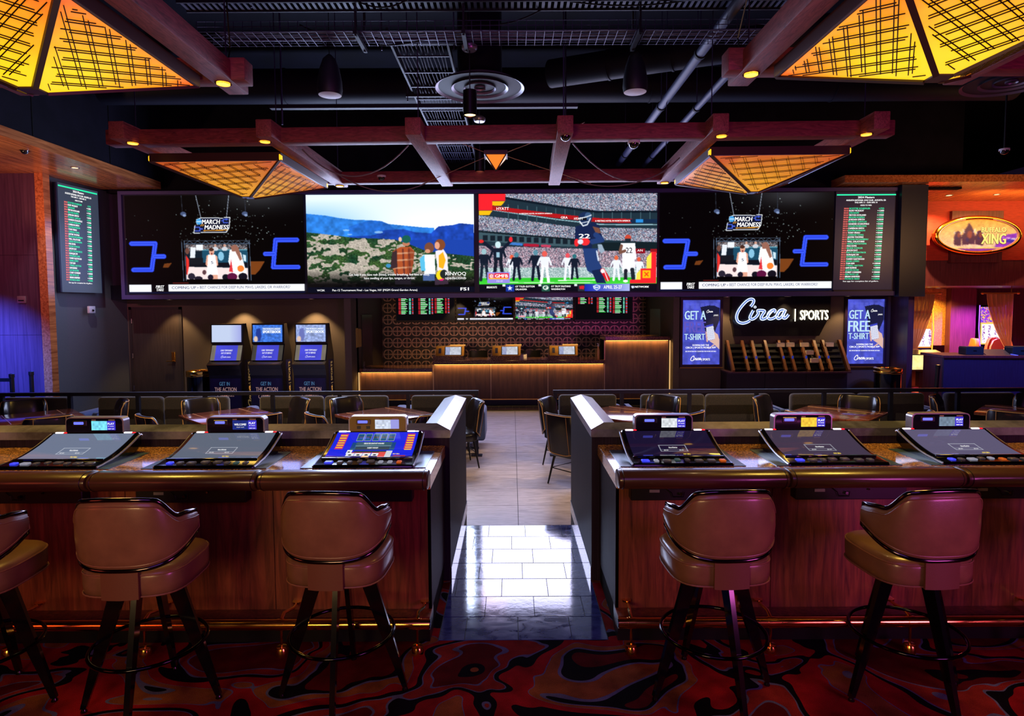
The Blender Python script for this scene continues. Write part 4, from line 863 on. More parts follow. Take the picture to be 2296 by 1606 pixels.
def make_table():
    t = thing('lounge_table', 'table', 'table', (0, 0, 0), 0, 'square wooden tables in the lounge')
    s_ = .475
    tp = MB().rbox(-s_, -s_, .725, s_, s_, .765, .006, 2).build('table_top', wood_table, t, 40)
    inl = M('table_inlay', (190, 150, 120), .2, coat=.5); m = MB()
    for a in (-.30, .30): m.box(a - .004, -s_ + .01, .7648, a + .004, s_ - .01, .7658)
    m.build('inlay', inl, tp)
    MB().box(-s_ + .012, -s_ - .002, .738, s_ - .012, -s_, .75).build('edge_band', black, tp)
    MB().cyl((0, 0, .02), (0, 0, .725), .045, n=16).lathe([(.30, .0), (.30, .012), (.06, .035)], 28).build('pedestal', black, t, 40)
    return t
def make_chair():
    t = thing('lounge_chair', 'chair', 'chair', (0, 0, 0), 0, 'leather chairs at the lounge tables')
    N = 28
    def ring(z, k): return [(x, y, z) for x, y in (se(2*math.pi*i/N, .25*k, .24*k, 3.5) for i in range(N))]
    MB().loft([ring(.36, .9), ring(.375, 1), ring(.44, 1), ring(.465, .95), ring(.475, .6)]).build('seat', leather_dk, t, 60)
    NU = 22; A = R(62); rings = []; edge = []; e2 = []
    for i in range(NU+1):
        u = -1 + 2*i/NU; a = u*A; x, y = se(a - math.pi/2, .285, .27, 3.2); nx, ny = x/.285, y/.27; l = math.hypot(nx, ny); nx /= l; ny /= l; au = abs(u)
        tp = .89 - .09*max(0, (au-.70)/.30)**2.2; bt = .40 + .10*au**2; ln = lambda z: -.14*(z - .45); th = .05
        pr = [(0, bt), (.006, (tp+bt)/2), (0, tp - .02), (-.012, tp), (-th + .012, tp), (-th, tp - .02), (-th - .004, (tp+bt)/2), (-th, bt)]
        rings.append([(x + nx*d, y + ny*d + ln(z), z) for d, z in pr]); edge.append((x + nx*.0, y + ny*.0 + ln(tp), tp - .012)); e2.append((x + nx*.002, y + ny*.002 + ln(bt), bt))
    bk = MB().loft(rings).build('backrest', leather_dk, t, 60)
    MB().tube(edge + e2[::-1], .0055, 5, True).build('piping', piping_tan, bk)
    for i in (7, 15): MB().tube([tuple(Vector(rings[i][k]) + Vector((0, -.004, 0))) for k in (0, 1, 2)], .004, 4).build('seam', piping_tan, bk)
    for sx in (-1, 1):
        for sy in (-1, 1): MB().cyl((sx*.17, sy*.16, .37), (sx*.23, sy*.22, 0), .016, .010, 8).build('leg', black, t, 40)
    MB().tube([(-.2, -.19, .2), (.2, -.19, .2), (.2, .19, .2), (-.2, .19, .2)], .007, 6, True).build('stretcher', black, t)
    return t
table0, chair0 = make_table(), make_chair()
TB = [(-6.2, 8.05, 'table nearest the left picture edge', 'wooden lounge table nearest the left picture edge', ('NW', 'NE', 'SE')),
      (-3.7, 8.1, 'second table from the left', 'wooden lounge table second from the left, bright screen reflection on it', ('NW', 'NE', 'SW', 'SE')),
      (-1.66, 8.12, 'table left of the passage', 'wooden lounge table just left of the passage', ('NW', 'NE', 'SW', 'SE')),
      (1.47, 8.12, 'table right of the passage', 'wooden lounge table just right of the passage', ('NW', 'NE', 'SW', 'SE')),
      (4.22, 8.06, 'second table from the right', 'wooden lounge table second from the right behind the yellow lit game', ('NW', 'NE', 'SW', 'SE')),
      (6.68, 8.06, 'table nearest the right picture edge', 'wooden lounge table nearest the right picture edge', ('NW', 'NE', 'SW'))]
OFF = {'NW': (-1, 1, 'far left side'), 'NE': (1, 1, 'far right side'), 'SW': (-1, -1, 'near left side'), 'SE': (1, -1, 'near right side')}
first = True; k0 = True
for ti, (x, y, nm, lb, ch) in enumerate(TB):
    o = table0 if first else copy_tree(table0); first = False
    place(o, (x, y, LZ), R(45), lb)
    for q in ch:
        sx, sy, wd = OFF[q]; r = random.Random(ti*7 + len(q) + ord(q[0]) + ord(q[1])); dx, dy = sx*.52, sy*.50
        if ti == 2 and q == 'NE': dx, dy = .93, .30
        if ti == 3 and q == 'NW': dx, dy = -.76, .42
        if ti == 3 and q == 'SW': dx, dy = -.72, -.62
        a = math.atan2(-dy, -dx) - math.pi/2 + r.uniform(-.12, .12)
        o = chair0 if k0 else copy_tree(chair0); k0 = False
        place(o, (x + dx, y + dy, LZ), a, f'dark leather chair on the {wd} of the {nm}')

def sofa(x0, x1, label, two=True):
    w_ = x1 - x0; t = thing('lounge_sofa', label, 'sofa', ((x0+x1)/2, 9.2, LZ), 0, 'tweed sofas facing the video wall')
    h = w_/2
    MB().rbox(-h, .0, .14, h, .78, .40, .04, 3).build('base', fabric_b, t, 40)
    segs = [(-h, -.005), (.005, h)] if two else [(-h, h)]
    for a, b_ in segs:
        MB().rbox(a + .004, .03, .38, b_ - .004, .16, .845, .055, 4).build('back_cushion', fabric, t, 50)
        MB().rbox(a + .004, .16, .38, b_ - .004, .80, .50, .045, 3).build('seat_cushion', fabric_b, t, 50)
    for s_ in (-1, 1):
        MB().rbox(s_*h - .05 + s_*.05, .10, .14, s_*h + .05 + s_*.12, .80, .60, .05, 3).build('arm', fabric_b, t, 50)
        for y in (.08, .70): MB().cyl((s_*(h - .08), y, 0), (s_*(h - .08), y, .14), .02, n=8).build('leg', black, t)
    return t
SX = lambda p: at(p, 888, 9.3).x
for a, b_, two, lb in ((10, 160, False, 'tweed sofa nearest the left picture edge, back to the railing'), (222, 515, True, 'two seat tweed sofa second from the left in front of the door'), (583, 872, True, 'two seat tweed sofa in front of the betting kiosks'), (922, 1062, False, 'narrow tweed sofa left of the passage'),
                       (1252, 1382, False, 'narrow tweed sofa right of the passage'), (1435, 1725, True, 'two seat tweed sofa in front of the left poster'), (1770, 2070, True, 'two seat tweed sofa in front of the leaflet rack and right poster'), (2115, 2272, False, 'tweed sofa nearest the right picture edge, back to the railing')):
    sofa(SX(a), SX(b_), lb, two)
# ------------------------------------------------------------------ back of the room: kiosks, bins, betting counter, posters, sign, rack
WARM = (1.0, .66, .30)
def downlight(x, y, z, label, power=30, aim=None, ang=75, col=WARM, r=.05):
    t = thing('recessed_downlight', label, 'downlight', (x, y, z), 0, 'recessed ceiling downlights')
    MB().lathe([(r*1.35, -.006), (r*1.35, .0), (r, .0), (r, -.006)], 20, cap=False).build('trim_ring', silver, t)
    MB().lathe([(r, -.002), (r*.5, -.001)], 20).build('lens', E('downlight_lens', (255, 214, 150), 3), t)
    if power:
        s_ = spot('downlight_beam', (0, 0, -.02), (0, 0, -2) if aim is None else aim, col, power, ang, .5, .03); s_.parent = t
    return t
def panel_text(name, mat, parent, fn):
    m = MB(); fn(m); return m.build(name, mat, parent)
kiosk_b = M('kiosk_body', (24, 22, 34), .3, coat=.3); kiosk_art = M('kiosk_artwork', (40, 36, 110), .4, var=(3, .8), col2=(22, 20, 60))
kiosk_trim = M('kiosk_bronze_trim', (120, 96, 60), .3, .6); txt_pale = M('printed_pale_lettering', (236, 200, 190), .5, emit=(230, 190, 180), es=.25); txt_blue = M('printed_blue_lettering', (120, 190, 230), .5, emit=(100, 170, 220), es=.25); txt_gold = M('printed_gold_lettering', (250, 220, 150), .4, emit=(240, 200, 120), es=.2)  # printed lettering with a faint glow of its own added
def kiosk(x, label, mode):
    t = thing('betting_kiosk', label, 'kiosk', (x, 12.62, LZ), 0, 'self-service betting kiosks')
    w_ = .33
    side = [(0, 0), (0, .80), (-.05, .93), (-.10, 1.02), (.02, 1.08), (.16, 1.42), (.12, 1.45), (.14, 1.84), (.30, 1.84), (.42, 1.50), (.55, 1.2), (.55, 0)]
    MB().prism(side, 'x', -w_, w_).build('body', kiosk_b, t)
    MB().box(-w_ + .02, -.006, .05, w_ - .02, 0, .74).build('front_artwork', kiosk_art, t)
    MB().box(w_, .18, .05, w_ + .004, .52, 1.1).build('side_artwork', kiosk_art, t)
    # top screen, sloped main screen, shelf
    dom = (0, 0, 100, 58); c = Canvas(64, 38, dom, (200, 214, 244))
    if mode == 0: c.a -= (np.clip((c.X - 60)/60, 0, 1)[..., None]*np.array([50, 60, 14]))
    else:
        c.a[:] = (64, 118, 220) if mode == 1 else (150, 168, 220); c.a *= (.8 + .45*c.noise(3))[..., None]; c.poly([(8, 50), (12, 14), (26, 10), (30, 40), (24, 56), (10, 56)], (36, 60, 150) if mode == 1 else (110, 120, 190)); c.ell(10, 48, 7, 10, (230, 200, 180)); c.rect(32, 8, 96, 28, (150, 176, 226), .7); c.soften(1)
    sf = Surf(dom, (-w_ + .03, .117, 1.82), (w_ - .03, .117, 1.82), (-w_ + .03, .1, 1.475)); d = picture('top_screen', c, sf, t, 1.0)
    if mode:
        m = MB(); sf.text(m, 'THE WORLD\'S LARGEST', 34, 94, 16, 5, off=.02); sf.text(m, 'SPORTSBOOK', 34, 96, 28, 9, off=.03); m.build('lettering', t_white, d)
    sd = (0, 0, 100, 56); c = Canvas(40, 22, sd, (120, 112, 100) if mode != 1 else (70, 66, 60)); c.rect(13, 0, 86, 56, (72, 74, 214)); c.a *= (.92 + .15*c.noise(8))[..., None]
    sf = Surf(sd, (-w_ + .02, .136, 1.405), (w_ - .02, .136, 1.405), (-w_ + .02, .016, 1.105)); d = picture('main_screen', c, sf, t, 1.0, .004)
    m = MB(); sf.text(m, 'SORRY TEMPORARILY', 30, 70, 22, 6, off=.03); sf.text(m, 'OUT OF SERVICE', 33, 66, 32, 6, off=.03); script_word(sf, m, 34, 38, 9, .12); sf.text(m, 'SPORTS', 54, 66, 46, 4, off=.02); m.build('lettering', t_white, d)
    MB().prism([(-.10, 1.02), (.02, 1.08), (.03, 1.09), (-.09, 1.035)], 'x', -w_, w_).build('shelf', kiosk_trim, t)
    MB().box(-w_, .125, 1.44, w_, .14, 1.462).box(-w_, .13, 1.84, w_, .30, 1.85).build('bronze_strip', kiosk_trim, t)
    MB().prism([(.0, 1.07), (.04, 1.085), (.06, 1.1), (.01, 1.1)], 'x', -w_ + .05, w_ - .05).build('reader_bar', black_g, t)
    sf = Surf((0, 0, 100, 100), (-w_ + .02, -.007, .74), (w_ - .02, -.007, .74), (-w_ + .02, -.007, .05)); a, b_ = MB(), MB()
    sf.text(b_, 'GET IN', 30, 64, 21, 11, off=.01); sf.text(a, 'THE ACTION', 14, 86, 38, 12, off=.02); script_word(sf, a, 22, 42, 17, .09); sf.text(a, '| SPORTS', 54, 77, 54, 6, off=.01)
    for k in range(5): sf.quad(a, 39 + k*5, 68 - (4 - abs(k-2)*2), 42 + k*5, 80)
    b_.build('lettering', txt_blue, t); a.build('lettering', txt_pale, t)
    sv = Surf((0, 0, 100, 34), (w_ + .006, .22, .05), (w_ + .006, .22, 1.1), (w_ + .006, .48, .05)); m = MB(); script_word(sv, m, 4, 5, 22, .1); sv.text(m, '| SPORTS', 52, 96, 24, 13, off=.02); m.build('side_lettering', txt_gold, t)
    return t
for p, mode, lb in ((508, 0, 'betting kiosk with a plain white top screen, nearest the door'), (600, 1, 'betting kiosk with a blue picture on top, middle of the three'), (697, 2, 'betting kiosk with a pale picture on top, right of the three')):
    kiosk(at(p, 800, 12.7).x, lb, mode)
def bin_(x, y, label, r=.235):
    t = thing('waste_bin', label, 'waste bin', (x, y, LZ), 0, 'round bins with brass rims')
    MB().lathe([(r*.95, 0), (r*.97, .02), (r*.97, .76)], 32).build('body', black_g, t, 40)
    MB().lathe([(r*1.0, .76), (r*1.04, .77), (r*1.04, .80), (r, .81), (r*1.03, .83), (r*1.03, .87), (r*.92, .885), (r*.80, .87), (r*.78, .78)], 32, cap=False).build('brass_rim', brass, t, 40)
bin_(at(446, 850, 12.9).x, 12.9, 'round black waste bin with brass rim beside the left kiosk'); bin_(at(1990, 850, 12.8).x, 12.8, 'round black waste bin with brass rim below the right poster', .255)
zs = zb - .118
for p, lb in ((534, 'small downlight in the soffit above the left kiosk'), (698, 'small downlight in the soffit above the right kiosk')):
    x = at(p, 671, 13.2).x; downlight(x, 13.2, zs, lb, 110, (0, .06, -2), 92)
downlight(at(380, 671, 13.2).x, 13.2, zs, 'small downlight in the soffit beside the door', 60, (0, .06, -2), 85)
for p, lb in ((1630, 'small downlight in the soffit left of the neon sign'), (1766, 'small downlight in the soffit above the neon sign'), (1902, 'small downlight in the soffit above the right poster')): downlight(at(p, 668, 13.2).x, 13.2, zs, lb, 50, (0, .05, -2), 85)

# betting counter in three heights
led = E('amber_led_strip', (255, 190, 80), 5)
bp = M('counter_panel_wood', (88, 58, 44), .45, var=((20, 20, 2), .6), col2=(62, 40, 32), world=True)
bc = thing('betting_counter', 'long betting counter in three heights with amber light under its top', 'counter', (0, 0, 0))
for x0, x1, zt_, j in ((-3.33, -1.73, .69, []), (-1.73, 2.02, .855, [-.47, .78]), (2.02, 3.43, 1.36, [])):
    MB().rbox(x0, YB - .10, zt_ - .085, x1, YB + .75, zt_, .006, 1).build('top', granite_d, bc)
    ed = [x0] + j + [x1]
    for a, b_ in zip(ed[:-1], ed[1:]):
        MB().box(a + .012, YB, .0, b_ - .012, YB + .05, zt_ - .085).build('panel', bp, bc); MB().box(a - .006, YB - .012, .0, a + .012, YB + .03, zt_ - .085).build('divider_strip', M('champagne_strip', (170, 140, 110), .3, .8), bc)
    MB().box(x0 + .03, YB - .035, zt_ - .094, x1 - .03, YB - .012, zt_ - .086).build('light_strip', led, bc)
    al = area('counter_led_light', ((x0+x1)/2, YB - .05, zt_ - .10), ((x0+x1)/2, YB + .03, zt_ - .5), x1 - x0 - .06, (1, .56, .14), 5.5*(x1-x0), .03); al.parent = bc
MB().box(-3.33, YB + .05, LZ, 3.43, YB + .75, .6).build('carcass', black_m, bc); MB().box(-3.33, YB, LZ, 3.43, YB + .05, -.015).build('kick_board', black, bc); MB().box(-3.33, YB - .012, -.02, 3.43, YB + .01, -.002).build('brass_strip', brass, bc); MB().box(2.02, YB + .05, .6, 3.43, YB + .7, 1.27).build('carcass', black_m, bc)
for x in (-3.345, 3.442): MB().box(x - .012, YB - .06, .0, x + .008, YB - .03, .6 if x < 0 else 1.27).build('end_strip', E('pale_led_strip', (255, 200, 130), .8), bc)
for x0, x1 in ((-1.72, -1.06), (-.47, .15), (.78, 1.41)): MB().box(x0, YB - .09, .855, x1, YB + .3, .955).build('riser', granite_d, bc)
for x0, lb in ((-1.66, 'gold framed betting terminal at the left of the counter'), (-.42, 'gold framed betting terminal in the middle of the counter'), (.83, 'gold framed betting terminal at the right of the counter')):
    t = thing('betting_terminal', lb, 'terminal', (x0 + .3, YB + .02, .955), 0, 'terminals on the betting counter')
    MB().prism([(-.03, 0), (.06, .20), (.30, .20), (.30, 0)], 'x', -.31, .31).build('body', bronze, t)
    sd = (0, 0, 100, 60); c = Canvas(30, 18, sd, (200, 206, 220)); c.rect(0, 0, 30, 60, (150, 160, 196)); c.a *= (.9 + .2*c.noise(3))[..., None]
    sf = Surf(sd, (-.10, .052, .185), (.24, .052, .185), (-.10, -.026, .018)); picture('screen', c, sf, t, .95, .004)
    m = MB(); sf2 = Surf((0, 0, 100, 60), (-.12, .054, .19), (.26, .054, .19), (-.12, -.028, .012)); sf2.quad(m, 0, 0, 100, 60, .002); m.build('bezel', black, t)
    m = MB(); s3_ = Surf((0, 0, 100, 60), (-.25, .045, .16), (-.19, .045, .16), (-.25, -.01, .05)); s3_.quad(m, 0, 0, 100, 60, .003); m.build('fingerprint_pad', M('pad_navy', (20, 26, 70), .3), t)
    MB().box(-.02, .1, .20, .33, .3, .225).build('paper_tray', M('cream_plastic', (220, 196, 150), .5), t)
for x, lb in ((-.78, 'black mesh office chair behind the counter between the left two terminals'), (.50, 'black mesh office chair behind the counter between the right two terminals')):
    t = thing('office_chair', lb, 'chair', (x, YB + 1.25, LZ), R(180 + 12), 'office chairs behind the betting counter')
    rr = [[(.24*math.sin(a)*(1 - .12*abs(z-.95)), -.22 + .06*math.cos(a) , z) for a in [R(q) for q in range(-70, 71, 20)]] + [(.24*math.sin(a)*(1 - .12*abs(z-.95)), -.18 + .06*math.cos(a), z) for a in [R(q) for q in range(70, -71, -20)]] for z in (.62, .8, 1.0, 1.12)]
    MB().loft(rr).build('backrest', black, t, 50); MB().rbox(-.25, -.22, .46, .25, .24, .54, .03, 3).build('seat', black, t, 40)
    MB().cyl((0, 0, .1), (0, 0, .46), .03, n=10).build('gas_post', chrome, t)
    for k in range(5): a = R(72*k); MB().bar((0, 0, .1), (.28*math.cos(a), .28*math.sin(a), .06), .04, .03).lathe([(.03, 0), (.03, .06)], 10, (.28*math.cos(a), .28*math.sin(a), 0)).build('caster_arm', black, t)
    for s_ in (-1, 1): MB().tube([(s_*.27, -.1, .5), (s_*.29, -.1, .7), (s_*.28, .1, .72)], .018, 6).build('armrest', black, t)
tt = thing('small_till', 'small pale till sitting beside the middle terminal', 'till', (.26, YB + .25, .855)); MB().prism([(0, 0), (.04, .10), (.16, .10), (.18, 0)], 'x', -.07, .07).build('case', white_p, tt); MB().box(-.05, .03, .1, .05, .14, .115).build('paper_slot', black, tt)
tb_ = thing('clear_bottle', 'tall clear dispenser bottle at the step in the counter', 'bottle', (1.90, YB + .12, .855)); MB().lathe([(.035, 0), (.038, .02), (.036, .2), (.018, .25), (.018, .28)], 16).build('bottle_body', M('amber_plastic', (220, 170, 90), .15, coat=.5), tb_, 40); MB().lathe([(.02, .28), (.02, .31), (.008, .315), (.008, .34)], 12).box(-.03, -.008, .335, .01, .008, .35).build('pump', white_p, tb_)
yl = M('yellow_paper', (200, 168, 84), .7)
for q, lb in enumerate(('yellow notice sheet on the recess side wall, nearest the room', 'yellow notice sheet in the middle of the three on the recess side wall', 'yellow notice sheet on the recess side wall, farthest from the room')):
    tag(MB().box(0, 0, 0, .004, .19, .42 - q*.02).build('notice_sheet', yl, None, None, (-3.358, 13.42 + q*.22, 1.15)), lb, 'notice', 'yellow notices in the recess')
# monitors on the recess back wall
def lists_canvas(seed, cols):
    c = Canvas(150, 80, (0, 0, 100, 54), (6, 6, 10)); r = np.random.default_rng(seed)
    for x0, kinds, y1 in cols:
        for i in range(int((y1-4)/2.2)):
            y = 3 + i*2.2; c.rect(x0, y, x0 + 3.5, y + 1.3, (200, 40, 50)); x = x0 + 4.2; g_ = i % 2
            L_ = r.uniform(6, 12); c.rect(x, y, x + L_, y + 1.3, (60, 230, 90) if g_ else (220, 225, 225)); c.rect(x0 + 18, y, x0 + 21, y + 1.3, (120, 230, 200) if kinds else (230, 50, 60)); c.rect(x0 + 23, y, x0 + 25.5, y + 1.3, (230, 60, 60) if i % 3 else (150, 150, 220))
    return c
def monitor(x0, x1, z0, z1, cv, dom, label, txt=None):
    t = thing('wall_monitor', label, 'monitor', ((x0+x1)/2, 16.2, z0), 0, 'monitors on the wall behind the betting counter'); w_ = (x1-x0)/2; h = z1 - z0
    MB().rbox(-w_, -.09, 0, w_, -.02, h, .008, 1).build('cabinet', black, t); MB().box(-.25, -.02, h*.3, .25, .0, h*.7).build('wall_bracket', black, t)
    sf = Surf(dom, (-w_ + .02, -.095, h - .02), (w_ - .02, -.095, h - .02), (-w_ + .02, -.095, .05)); d = picture('screen', cv, sf, t, 1.0)
    if txt: txt(sf, d)
    return t
mx = [at(p, 690, 16.1).x for p in (887, 1022, 1154, 1288, 1419)]; mz = (at(1150, 722, 16.1).z, 2.30)
monitor(mx[0], mx[1] - .02, *mz, lists_canvas(1, [(4, 1, 42), (38, 1, 42), (66, 0, 40)]), (0, 0, 100, 54), 'wall monitor full of odds at the left above the ring wallpaper')
monitor(mx[1], mx[2] - .02, *mz, draw_bracket_show(150, 84), DOM1, 'wall monitor showing blue brackets left of centre behind the counter', letter_bracket_show)
monitor(mx[2], mx[3] - .02, *mz, draw_stadium(150, 84), DOM3, 'wall monitor showing the football picture behind the counter', lambda s_, p: letter_stadium(s_, p, True))
monitor(mx[3], mx[4], *mz, lists_canvas(2, [(5, 0, 20), (38, 1, 40), (66, 1, 42)]), (0, 0, 100, 54), 'wall monitor full of odds at the right above the ring wallpaper')
for k, (x, lb) in enumerate(((-2.4, 'downlight over the left end of the betting counter'), (-1.2, 'downlight over the betting counter left of centre'), (0, 'downlight over the middle of the betting counter'), (1.2, 'downlight over the betting counter right of centre'), (2.6, 'downlight over the high end of the betting counter'))): downlight(x, 13.28, 2.318, lb, 110, (0, 1.0, -1.3), 62, (1, .58, .18))
downlight(-1.35, 15.9, 2.318, 'downlight washing the ring wallpaper left of centre', 60, (0, .25, -2), 80); downlight(1.0, 15.9, 2.318, 'downlight washing the ring wallpaper right of centre', 30, (0, .25, -2), 80)

# poster light boxes
PD = (0, 0, 84, 146)
def poster(p0, p1, label, dim):
    y = YW - .05; x0, x1 = at(p0, 750, y).x, at(p1, 750, y).x; z1_, z0_ = 2.135, .755
    t = thing('poster_light_box', label, 'poster', ((x0+x1)/2, YW, z0_ - .06), 0, 'lit posters either side of the neon sign'); w_ = (x1-x0)/2
    m = MB()
    for a, b_, c, d_ in ((-w_-.05, -w_, 0, 1.5), (w_, w_+.05, 0, 1.5), (-w_, w_, 0, .055), (-w_, w_, 1.445, 1.5)): m.box(a, -.08, c, b_, -.002, d_)
    m.build('frame', M('dark_plum_frame', (40, 22, 46), .35), t); MB().box(-w_, -.03, .05, w_, -.004, 1.45).build('back_board', black, t); MB().box(-w_ - .06, -.10, -.02, w_ + .06, -.002, 0).build('brass_sill', bronze, t)
    c = Canvas(84, 146, PD, (78, 86, 206)); n1 = c.noise(9); n2 = c.noise(3); st = np.abs(np.sin(c.Y*.9 + n1*6)); c.a *= (.8 + .3*n1 + .12*st*n2)[..., None]
    for k in range(7): c.rect(8 + k*11, 8, 15 + k*11, 19, (100, 108, 224), .5)
    c.poly([(40, 16), (60, 12), (72, 13), (83, 18), (84, 44), (74, 70), (52, 74), (46, 40)], (26, 28, 62))
    c.poly([(58, 112), (83, 96), (84, 108), (70, 100)], (230, 184, 170)); c.poly([(70, 70), (80, 78), (84, 92), (84, 112), (72, 100), (60, 92), (56, 84)], (232, 190, 176)); c.poly([(52, 72), (56, 70), (60, 92), (55, 96)], (226, 176, 164))
    c.poly([(53, 58), (69, 54), (74, 88), (58, 93)], (60, 70, 200)); c.poly([(53.5, 62), (69.5, 58), (74, 88), (58, 92)], (226, 228, 246))
    for k in range(6): c.line([(56 + k*.5, 66 + k*4), (69 + k*.5, 63 + k*4)], .7, (180, 186, 226))
    sf = Surf(PD, (-w_, -.035, 1.445), (w_, -.035, 1.445), (-w_, -.035, .055)); d = picture('poster_picture', c, sf, t, .95)
    a, b_, w2 = MB(), MB(), MB()
    sf.text(a, 'GET A', 5, 53, 44, 20, off=.03); sf.text(b_ if dim else a, 'FREE', 4, 53, 73, 25, off=.035); sf.text(a, 'T-SHIRT', 5, 51, 90, 14, off=.03)
    sf.ctext(w2, 'DOWNLOAD THE', 42, 37, 104, 4, off=.02); sf.ctext(w2, 'CIRCA | SPORTS MOBILE APP', 42, 68, 109.5, 4, off=.02); sf.ctext(w2, 'SEE SPORTSBOOK COUNTER FOR MORE DETAILS', 42, 69, 117.5, 2.6, off=.02)
    script_word(sf, w2, 19, 126, 12, .1); sf.text(w2, '| SPORTS', 44, 63, 137, 5, off=.02); script_word(sf, w2, 54, 22, 7, .1); sf.text(w2, '| SPORTS', 70, 80, 36, 3, off=.02)
    a.build('lettering', t_pale, d); b_.build('lettering', E('lit_dim_violet', (96, 86, 190), 1), d) if dim else None; w2.build('lettering', t_white, d)
poster(1530, 1614, 'lit blue poster left of the neon sign with a faded middle word', True); poster(1898, 1982, 'lit blue poster right of the neon sign above the bin', False)

# neon sign
sx0, sx1 = at(1643, 710, 13.3).x, at(1864, 710, 13.3).x
sg = thing('neon_sign', 'script neon sign glowing blue and white on a dark board', 'sign', ((sx0+sx1)/2, YW, 1.36)); w_ = (sx1-sx0)/2
MB().add([(-w_, -.16, .36), (w_, -.16, .36), (w_, 0, .36), (-w_, 0, .36), (-w_, -.16, .90), (w_, -.16, .90), (w_, 0, .90), (-w_, 0, .90)], [(3,2,1,0),(4,5,6,7),(0,1,5,4),(1,2,6,5),(2,3,7,6),(3,0,4,7)]).build('sign_board', black, sg)
MB().prism([(-w_ + .08, 0), (w_ - .2, 0), (w_ - .02, .36), (-w_ + .02, .36)], 'y', -.10, 0).build('lower_board', black, sg)
neon = E('blue_white_neon', (190, 214, 255), 3.2); neon_w = E('warm_white_neon', (255, 240, 205), 2.6); fill = E('neon_letter_face', (120, 150, 235), .8)
ss = Surf((0, 0, 2223, 1000), (at(1650, 700, 13.3).x - (sx0+sx1)/2, -.175, .815), (at(1650, 700, 13.3).x - (sx0+sx1)/2 + 1.98, -.175, .815), (at(1650, 700, 13.3).x - (sx0+sx1)/2, -.175, -.076))
fm, nm = MB(), MB(); K = 620
for q in SCRIPT:
    pts = [(a*K, b_*K) for a, b_ in q]; ss.ribbon(fm, pts, 44, -.01)
    for o_ in (-1, 1):
        out = []
        for i in range(len(pts)):
            a, b_ = pts[max(0, i-1)], pts[min(len(pts)-1, i+1)]; dx, dy = b_[0]-a[0], b_[1]-a[1]; l = math.hypot(dx, dy) or 1; out.append(ss.p(pts[i][0] - dy/l*26*o_, pts[i][1] + dx/l*26*o_, .006))
        nm.tube(out, .0062, 5)
nm.tube([ss.p(SDOT[0]*K + 24*math.cos(t_), SDOT[1]*K + 24*math.sin(t_), .006) for t_ in [R(30*k) for k in range(12)]], .006, 5, True)
fm.build('letter_face', fill, sg); nm.build('neon_tube', neon, sg)
m = MB(); ss.text(m, 'SPORTS', 1545, 2215, 520, 225, off=.0, d=.008); m.build('block_lettering', E('block_letter_face', (120, 124, 140), .9), sg)
m = MB()
vs_, fs_ = glyphs('SPORTS', .0); 
import collections
ec = collections.Counter(tuple(sorted((f[i], f[(i+1) % len(f)]))) for f in fs_ for i in range(len(f)))
wd_ = max(v[0] for v in vs_); kx = 670/wd_; ky = 225/.7
for (a, b_), n__ in ec.items():
    if n__ == 1: m.bar(ss.p(1545 + vs_[a][0]*kx, 520 - vs_[a][1]*ky, .012), ss.p(1545 + vs_[b_][0]*kx, 520 - vs_[b_][1]*ky, .012), .010, .010)
m.bar(ss.p(1425, 265, .012), ss.p(1425, 560, .012), .03, .012); m.build('neon_outline', neon_w, sg)

# leaflet rack
rx0, rx1 = at(1627, 800, 13.35).x, at(1884, 800, 13.35).x
rk = thing('leaflet_rack', 'slanted wooden leaflet rack with dividers below the neon sign', 'rack', (rx0, YW, LZ)); W_ = rx1 - rx0
rwood = M('rack_wood', (150, 96, 54), .4, var=((30, 3, 3), .6), col2=(110, 66, 36)); rw2 = M('rack_shelf_dark', (16, 11, 14), .5, spec=.2)
def slat(a, b_, mat, name, th=.02): MB().prism([(-.08, 1.42), (-.50, .82), (-.50, .78), (-.02, .78), (-.02, 1.42)], 'x', a, b_).build(name, mat, rk)
for px in (1628, 1661, 1683, 1712, 1743, 1763, 1793, 1822, 1842, 1880): a = at(px, 768, 13.42).x - rx0; slat(a, a + .055, rwood, 'divider')
MB().prism([(-.06, 1.34), (-.40, .84), (-.40, .80), (-.02, .80), (-.02, 1.34)], 'x', .02, W_ - .02).build('back_panel', rw2, rk)
for k in range(5):
    y, z = -.13 - k*.078, 1.28 - k*.112; MB().box(.04, y - .02, z - .012, W_ - .04, y + .05, z).build('shelf', rw2, rk)
MB().box(-.06, -.56, .75, W_ + .03, 0, .78).build('ledge', wood_col, rk)
for a, b_ in ((-.06, .75), (.75, 1.62), (1.62, W_ + .03)): MB().box(a + .004, -.40, 0, b_ - .004, -.02, .75).build('cabinet_door', M('rack_cabinet', (34, 24, 40), .45), rk)
for px in (1661, 1683, 1712, 1743, 1763, 1793, 1822, 1842): a = at(px, 768, 13.42).x - rx0; MB().box(a + .01, -.345, 1.02, a + .045, -.335, 1.10).build('blue_tag', E('blue_tag_paper', (50, 70, 200), .5), rk)  # paper tags with a glow of their own added
paper = M('cream_paper', (244, 222, 186), .7)
